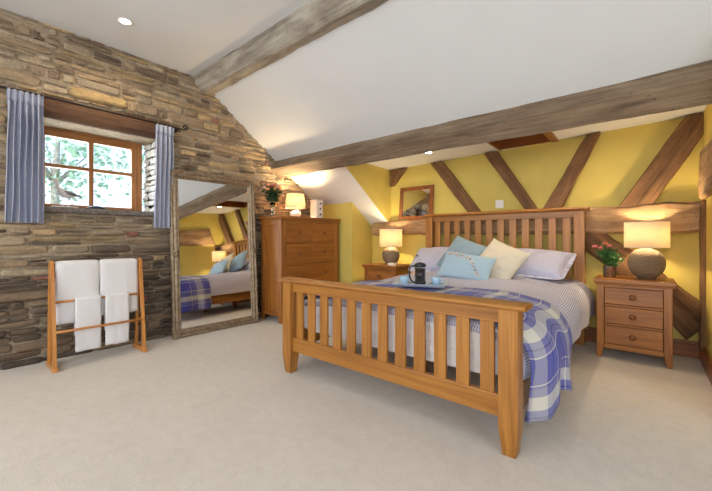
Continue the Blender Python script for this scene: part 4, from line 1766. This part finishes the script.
for k, (cx_, cz_, a) in enumerate(((-1, 0, 135), (1, 0, -135), (1, 1, -45), (-1, 1, 45))):
    m = MB()
    ornament(m, (cx_ * (MW / 2 - 0.045), 0.045 if cz_ == 0 else MH - 0.045), R(a), 0.95)
    m.build('corner_ornament', GILT, BM, local=True)
for (x_, z_, a) in ((0, 0.05, 180), (0, MH - 0.05, 0), (-MW / 2 + 0.05, MH / 2, 90), (MW / 2 - 0.05, MH / 2, -90)):
    m = MB()
    ornament(m, (x_, z_), R(a), 0.9)
    m.build('side_ornament', GILT, BM, local=True)
m = MB()
m.box(-MW / 2 + FW - 0.01, MW / 2 - FW + 0.01, -0.004, 0.0, FW - 0.01, MH - FW + 0.01)
m.build('mirror_glass', MIRROR, BM, local=True)
m = MB()
m.box(-MW / 2 + 0.01, MW / 2 - 0.01, 0.002, 0.012, 0.01, MH - 0.01)
m.build('backing_board', FRAME_WOOD, BM, local=True)

# ---------------------------------------------------------------- curtains on the iron rod
RX, RZ = 0.10, 2.122
CR = thing('curtain_rod', 'black wrought-iron curtain rod with a scrolled end above the window', 'curtain rod', (RX, 0.95, RZ))
m = MB()
m.tube([(RX, 0.20, RZ), (RX, 0.9, RZ), (RX, 1.60, RZ)], 0.007, 10)
m.build('rod', IRON, CR)
m = MB()
sc = []
for k in range(22):
    a = -math.pi / 2 + k / 21 * 2 * math.pi * 1.15
    r = 0.028 * (1 - 0.55 * k / 21)
    sc.append((RX, 1.60 + 0.045 + r * math.cos(a), RZ + 0.026 + r * math.sin(a)))
m.tube([(RX, 1.58, RZ), (RX, 1.62, RZ - 0.001)] + sc, 0.0055, 8)
m.build('scroll_finial', IRON, CR)
for yy in (0.26, 1.575):
    m = MB()
    m.tube([(-0.002, yy, RZ - 0.01), (0.05, yy, RZ - 0.012), (RX, yy, RZ - 0.008)], 0.005, 8)
    m.lathe([(0.02, 0.0), (0.02, 0.042), (0.01, 0.046)], (-0.002, yy, RZ - 0.01), 14, 'x')
    m.build('bracket', IRON, CR)


def curtain(y0a, y1a, y0b, y1b, ztop, zbot, folds, label, seed):
    o = thing('curtain', label, 'curtain', (RX, (y0a + y1a) / 2, zbot), group='curtains at the small window')
    m = MB(seed)
    nseg = folds * 12

    def fn(u, v):
        z = ztop + (zbot - ztop) * v
        a_, b_ = y0a + (y0b - y0a) * v, y1a + (y1b - y1a) * v
        ph = u * folds * 2 * math.pi
        amp = 0.010 + 0.018 * min(1, v * 5)
        nn = noise.noise(Vector((u * 5 + seed, v * 2.0, 0)))
        x = RX + amp * math.sin(ph + 0.9 * nn * v) * (1 + 0.35 * nn) + 0.003
        y = a_ + (b_ - a_) * u + 0.010 * math.cos(ph) * min(1, v * 4) + 0.008 * noise.noise(Vector((u * 3, v * 3, seed)))
        return x, y, z
    m.grid(fn, nseg, 40, lambda u, v: (u * folds * 0.115, v * 1.0))
    m.build('curtain_fabric', CURTAIN, o, solid=0.004)
    m = MB(seed)

    def hd_(u, v):
        ph = u * folds * 2 * math.pi
        x = RX + 0.014 + 0.012 * math.sin(ph) + 0.003
        return x, y0a + (y1a - y0a) * u, ztop + 0.012 - 0.085 * v
    m.grid(hd_, nseg, 4, lambda u, v: (u * folds * 0.115, v * 0.08))
    m.build('pleated_heading', CURTAIN, o, solid=0.004)
    for k in range(folds + 1):
        yy = y0a + 0.008 + (y1a - y0a - 0.016) * k / folds
        m = MB()
        m.tube([(RX + 0.013 * math.cos(a * math.pi / 8), yy, RZ + 0.001 + 0.013 * math.sin(a * math.pi / 8)) for a in range(17)], 0.0022, 6)
        m.build('curtain_ring', IRON, o)
    return o


curtain(0.335, 0.536, 0.315, 0.532, 2.108, 1.118, 6, 'gathered blue-grey striped curtain at the left of the window', 3)
curtain(1.362, 1.525, 1.335, 1.510, 2.100, 1.100, 4, 'narrow gathered blue-grey striped curtain at the right of the window', 9)

# ---------------------------------------------------------------- bird and dish on the sill
BD = thing('bird_figurine', 'painted wooden wading bird figurine on thin legs standing on the window sill', 'figurine', (-0.10, 0.70, 1.262))
BXp = -0.10
m = MB()
spine = [((0.645), 1.508, 0.016), (0.650, 1.490, 0.020), (0.655, 1.465, 0.014), (0.665, 1.435, 0.016), (0.680, 1.408, 0.034), (0.705, 1.388, 0.044), (0.735, 1.378, 0.040), (0.765, 1.375, 0.026), (0.785, 1.376, 0.012)]
m.tube([(BXp, a, b) for a, b, c in spine], [c * 0.85 for a, b, c in spine], 12)
m.build('body', GULL_WHITE, BD)
m = MB()
m.tube([(BXp, 0.632, 1.502), (BXp, 0.612, 1.498), (BXp, 0.590, 1.492)], [0.006, 0.004, 0.001], 8)
m.build('beak', GULL_GREY, BD)
m = MB()
m.tube([(BXp + 0.026, 0.70, 1.40), (BXp + 0.030, 0.735, 1.392), (BXp + 0.022, 0.775, 1.380), (BXp + 0.01, 0.80, 1.372)], [0.008, 0.018, 0.013, 0.003], 8)
m.build('wing', GULL_GREY, BD)
m = MB()
m.tube([(BXp, 0.782, 1.378), (BXp, 0.81, 1.374), (BXp, 0.835, 1.368)], [0.011, 0.009, 0.003], 8)
m.build('tail', GULL_GREY, BD)
for dy in (0.695, 0.735):
    m = MB()
    m.tube([(BXp, dy, 1.355), (BXp, dy - 0.004, 1.31), (BXp, dy, 1.272)], 0.003, 6)
    m.build('leg', WHITE_PAINT, BD)
m = MB()
m.box(BXp - 0.03, BXp + 0.03, 0.62, 0.80, 1.262, 1.275)
m.build('base', WHITE_PAINT, BD, bevel=0.003)
m = MB()
rings = []
for i in range(13):
    t = i / 12
    w = 0.036 * math.sin(math.pi * (0.08 + 0.84 * t)) ** 0.6
    h = 0.016 * math.sin(math.pi * (0.08 + 0.84 * t))
    rings.append([(-0.01 + w * math.cos(6.28319 * k / 14), 0.845 + 0.14 * t, 1.266 + h * 0.6 + h * math.sin(6.28319 * k / 14)) for k in range(14)])
m.loft(rings, True, True)
tag(m.build('spectacle_case', LEAD_BLUE, loc=(-0.01, 0.915, 1.264)), 'small dark navy case lying on the window sill', 'case')

# ---------------------------------------------------------------- towel rail with four towels
RK = thing('towel_rail', 'varnished wooden towel stand on the carpet by the stone wall', 'towel rail', (0.25, 0.86, 0))


def rail_end(y, s):
    # a curved front leg, a rear leg, a joining head and a foot
    def pl(pts, w, name):
        m = MB(ord(name))
        rings = []
        n = len(pts)
        for i, (x, z, h) in enumerate(pts):
            a, b = pts[max(i - 1, 0)], pts[min(i + 1, n - 1)]
            d = Vector((b[0] - a[0], 0, b[1] - a[1])).normalized()
            nn = Vector((-d.z, 0, d.x))
            c = Vector((x, y, z))
            rings.append([c + nn * h / 2 + Vector((0, -w / 2, 0)), c + nn * h / 2 + Vector((0, w / 2, 0)), c - nn * h / 2 + Vector((0, w / 2, 0)), c - nn * h / 2 + Vector((0, -w / 2, 0))])
        m.loft(rings, True, False)
        return m
    m = pl([(0.356, 0.03, 0.036), (0.346, 0.20, 0.033), (0.316, 0.45, 0.032), (0.286, 0.66, 0.034), (0.262, 0.765, 0.04)], 0.024, 'a')
    m.build('front_leg', PINE, RK, bevel=0.003)
    m = pl([(0.175, 0.03, 0.032), (0.180, 0.20, 0.028), (0.195, 0.45, 0.028), (0.212, 0.66, 0.030), (0.235, 0.765, 0.036)], 0.024, 'b')
    m.build('rear_leg', PINE, RK, bevel=0.003)
    m = MB()
    prof = [(0.245 + 0.036 * math.cos(R(a)), 0.785 + 0.040 * math.sin(R(a))) for a in range(0, 181, 15)] + [(0.212, 0.72), (0.282, 0.72)]
    m.prism(prof, 'y', y - 0.013, y + 0.013)
    m.build('head', PINE, RK, bevel=0.003)
    m = MB()
    m.hexa([(0.115, y - 0.016, 0), (0.400, y - 0.016, 0), (0.400, y + 0.016, 0), (0.115, y + 0.016, 0), (0.135, y - 0.016, 0.038), (0.382, y - 0.016, 0.038), (0.382, y + 0.016, 0.038), (0.135, y + 0.016, 0.038)], 0)
    m.build('foot', PINE, RK, bevel=0.004)


rail_end(0.565, -1)
rail_end(1.170, 1)
RAILS = [(0.245, 0.787), (0.292, 0.508), (0.344, 0.287), (0.190, 0.45), (0.178, 0.25)]
for (x, z) in RAILS:
    m = MB()
    m.tube([(x, 0.555, z), (x, 0.86, z), (x, 1.182, z)], 0.0095, 12)
    m.build('rail', PINE, RK)


def towel(y0_, y1_, rail, front, back, th, label, seed, rail_r=0.012, flare=0.03, skew=0.0, layers=1):
    """a folded towel draped over a rail; front and back are the drops"""
    rx, rz = rail
    r = rail_r + th / 2 + 0.001
    path = []
    nB = 14
    for i in range(nB):
        t = i / (nB - 1)
        path.append((rx - r - flare * 0.3 * (1 - t) * back, rz - back * (1 - t)))
    for k in range(1, 8):
        a = math.pi - math.pi * k / 8
        path.append((rx + r * math.cos(a), rz + r * math.sin(a)))
    nF = 18
    for i in range(nF):
        t = i / (nF - 1)
        path.append((rx + r + flare * t * front, rz - front * t))
    m = MB(seed)
    n = len(path)
    ny = 16
    rings = []
    for i, (x, z) in enumerate(path):
        a, b = path[max(i - 1, 0)], path[min(i + 1, n - 1)]
        d = Vector((b[0] - a[0], 0, b[1] - a[1])).normalized()
        nn = Vector((-d.z, 0, d.x))
        hang = max(0, rz - z)
        ring = []
        w = (y1_ - y0_)
        for sgn in (1, -1):
            for k in range(ny + 1):
                t = k / ny if sgn > 0 else 1 - k / ny
                e = 1 - (2 * t - 1) ** 8 * 0.75
                y = y0_ + w * t + skew * hang + 0.006 * noise.noise(Vector((t * 2, z * 6, seed)))
                off = sgn * th / 2 * e + 0.007 * noise.noise(Vector((t * 4 + seed, z * 4, 2))) * min(1, hang * 6)
                zz = z + (0.010 * noise.noise(Vector((t * 3, seed, 1))) if i in (0, n - 1) else 0)
                p = Vector((x, y, zz)) + nn * off
                ring.append(p)
        rings.append(ring)
    m.loft(rings, True, True)
    o = m.build('towel', TOWEL, loc=(rx, (y0_ + y1_) / 2, rz), bevel=0)
    return tag(o, label, 'towel', 'white towels on the towel stand')


towel(0.585, 0.868, RAILS[0], 0.455, 0.36, 0.024, 'large white bath towel over the top rail on the left half of the towel stand', 3, flare=0.0)
towel(0.872, 1.150, RAILS[0], 0.430, 0.36, 0.024, 'large white bath towel over the top rail on the right half of the towel stand', 5, flare=0.0)
towel(0.698, 0.868, RAILS[1], 0.405, 0.28, 0.014, 'small white hand towel hanging from the middle rail at the left, reaching lowest', 8, flare=0.0)
towel(0.898, 1.070, RAILS[1], 0.400, 0.28, 0.014, 'small white hand towel hanging from the middle rail at the right', 14, flare=0.0)

# ---------------------------------------------------------------- outdoors beyond the window
m = MB()


def ground(u, v):
    x, y = -26 + 25.4 * u, -12 + 36 * v
    return x, y, -0.6 + 2.6 * (1 - u) ** 1.5 + 0.25 * noise.noise(Vector((x * 0.3, y * 0.3, 0)))


m.grid(ground, 24, 24)
struct(m.build('ground', GRASS))
rt = random.Random(31)


def tree(x, y, z, h, r, label):
    o = thing('tree', label, 'tree', (x, y, z), group='trees outside the window')
    m = MB()
    m.tube([(x, y, z), (x + 0.1, y, z + h * 0.5), (x - 0.1, y + 0.1, z + h * 0.85)], [0.14, 0.10, 0.05], 8)
    for k in range(6):
        a = k * 1.05
        m.tube([(x, y, z + h * 0.5), (x + r * 0.6 * math.cos(a), y + r * 0.6 * math.sin(a), z + h * (0.65 + 0.05 * k))], [0.05, 0.015], 6)
    m.build('trunk', BARK, o)
    m = MB()
    for k in range(800):
        d = Vector((rt.gauss(0, 1), rt.gauss(0, 1), rt.gauss(0, 0.8))).normalized() * r * rt.uniform(0.45, 1.0)
        c = Vector((x, y, z + h * 0.72)) + d
        s = rt.uniform(0.07, 0.15)
        u = Vector((rt.gauss(0, 1), rt.gauss(0, 1), rt.gauss(0, 1))).normalized()
        w = u.orthogonal().normalized()
        b = len(m.v)
        m.v += [c + u * s, c + w * s * 0.5, c - u * s, c - w * s * 0.5]
        m.face((b, b + 1, b + 2, b + 3))
    m.build('foliage', HEDGE, o, recalc=False)


tree(-9.5, 2.2, 0.3, 4.6, 1.9, 'pale green tree outside, seen through the left panes of the window')
tree(-10.5, 5.8, 0.4, 4.2, 1.7, 'pale green tree outside, seen through the right panes of the window')
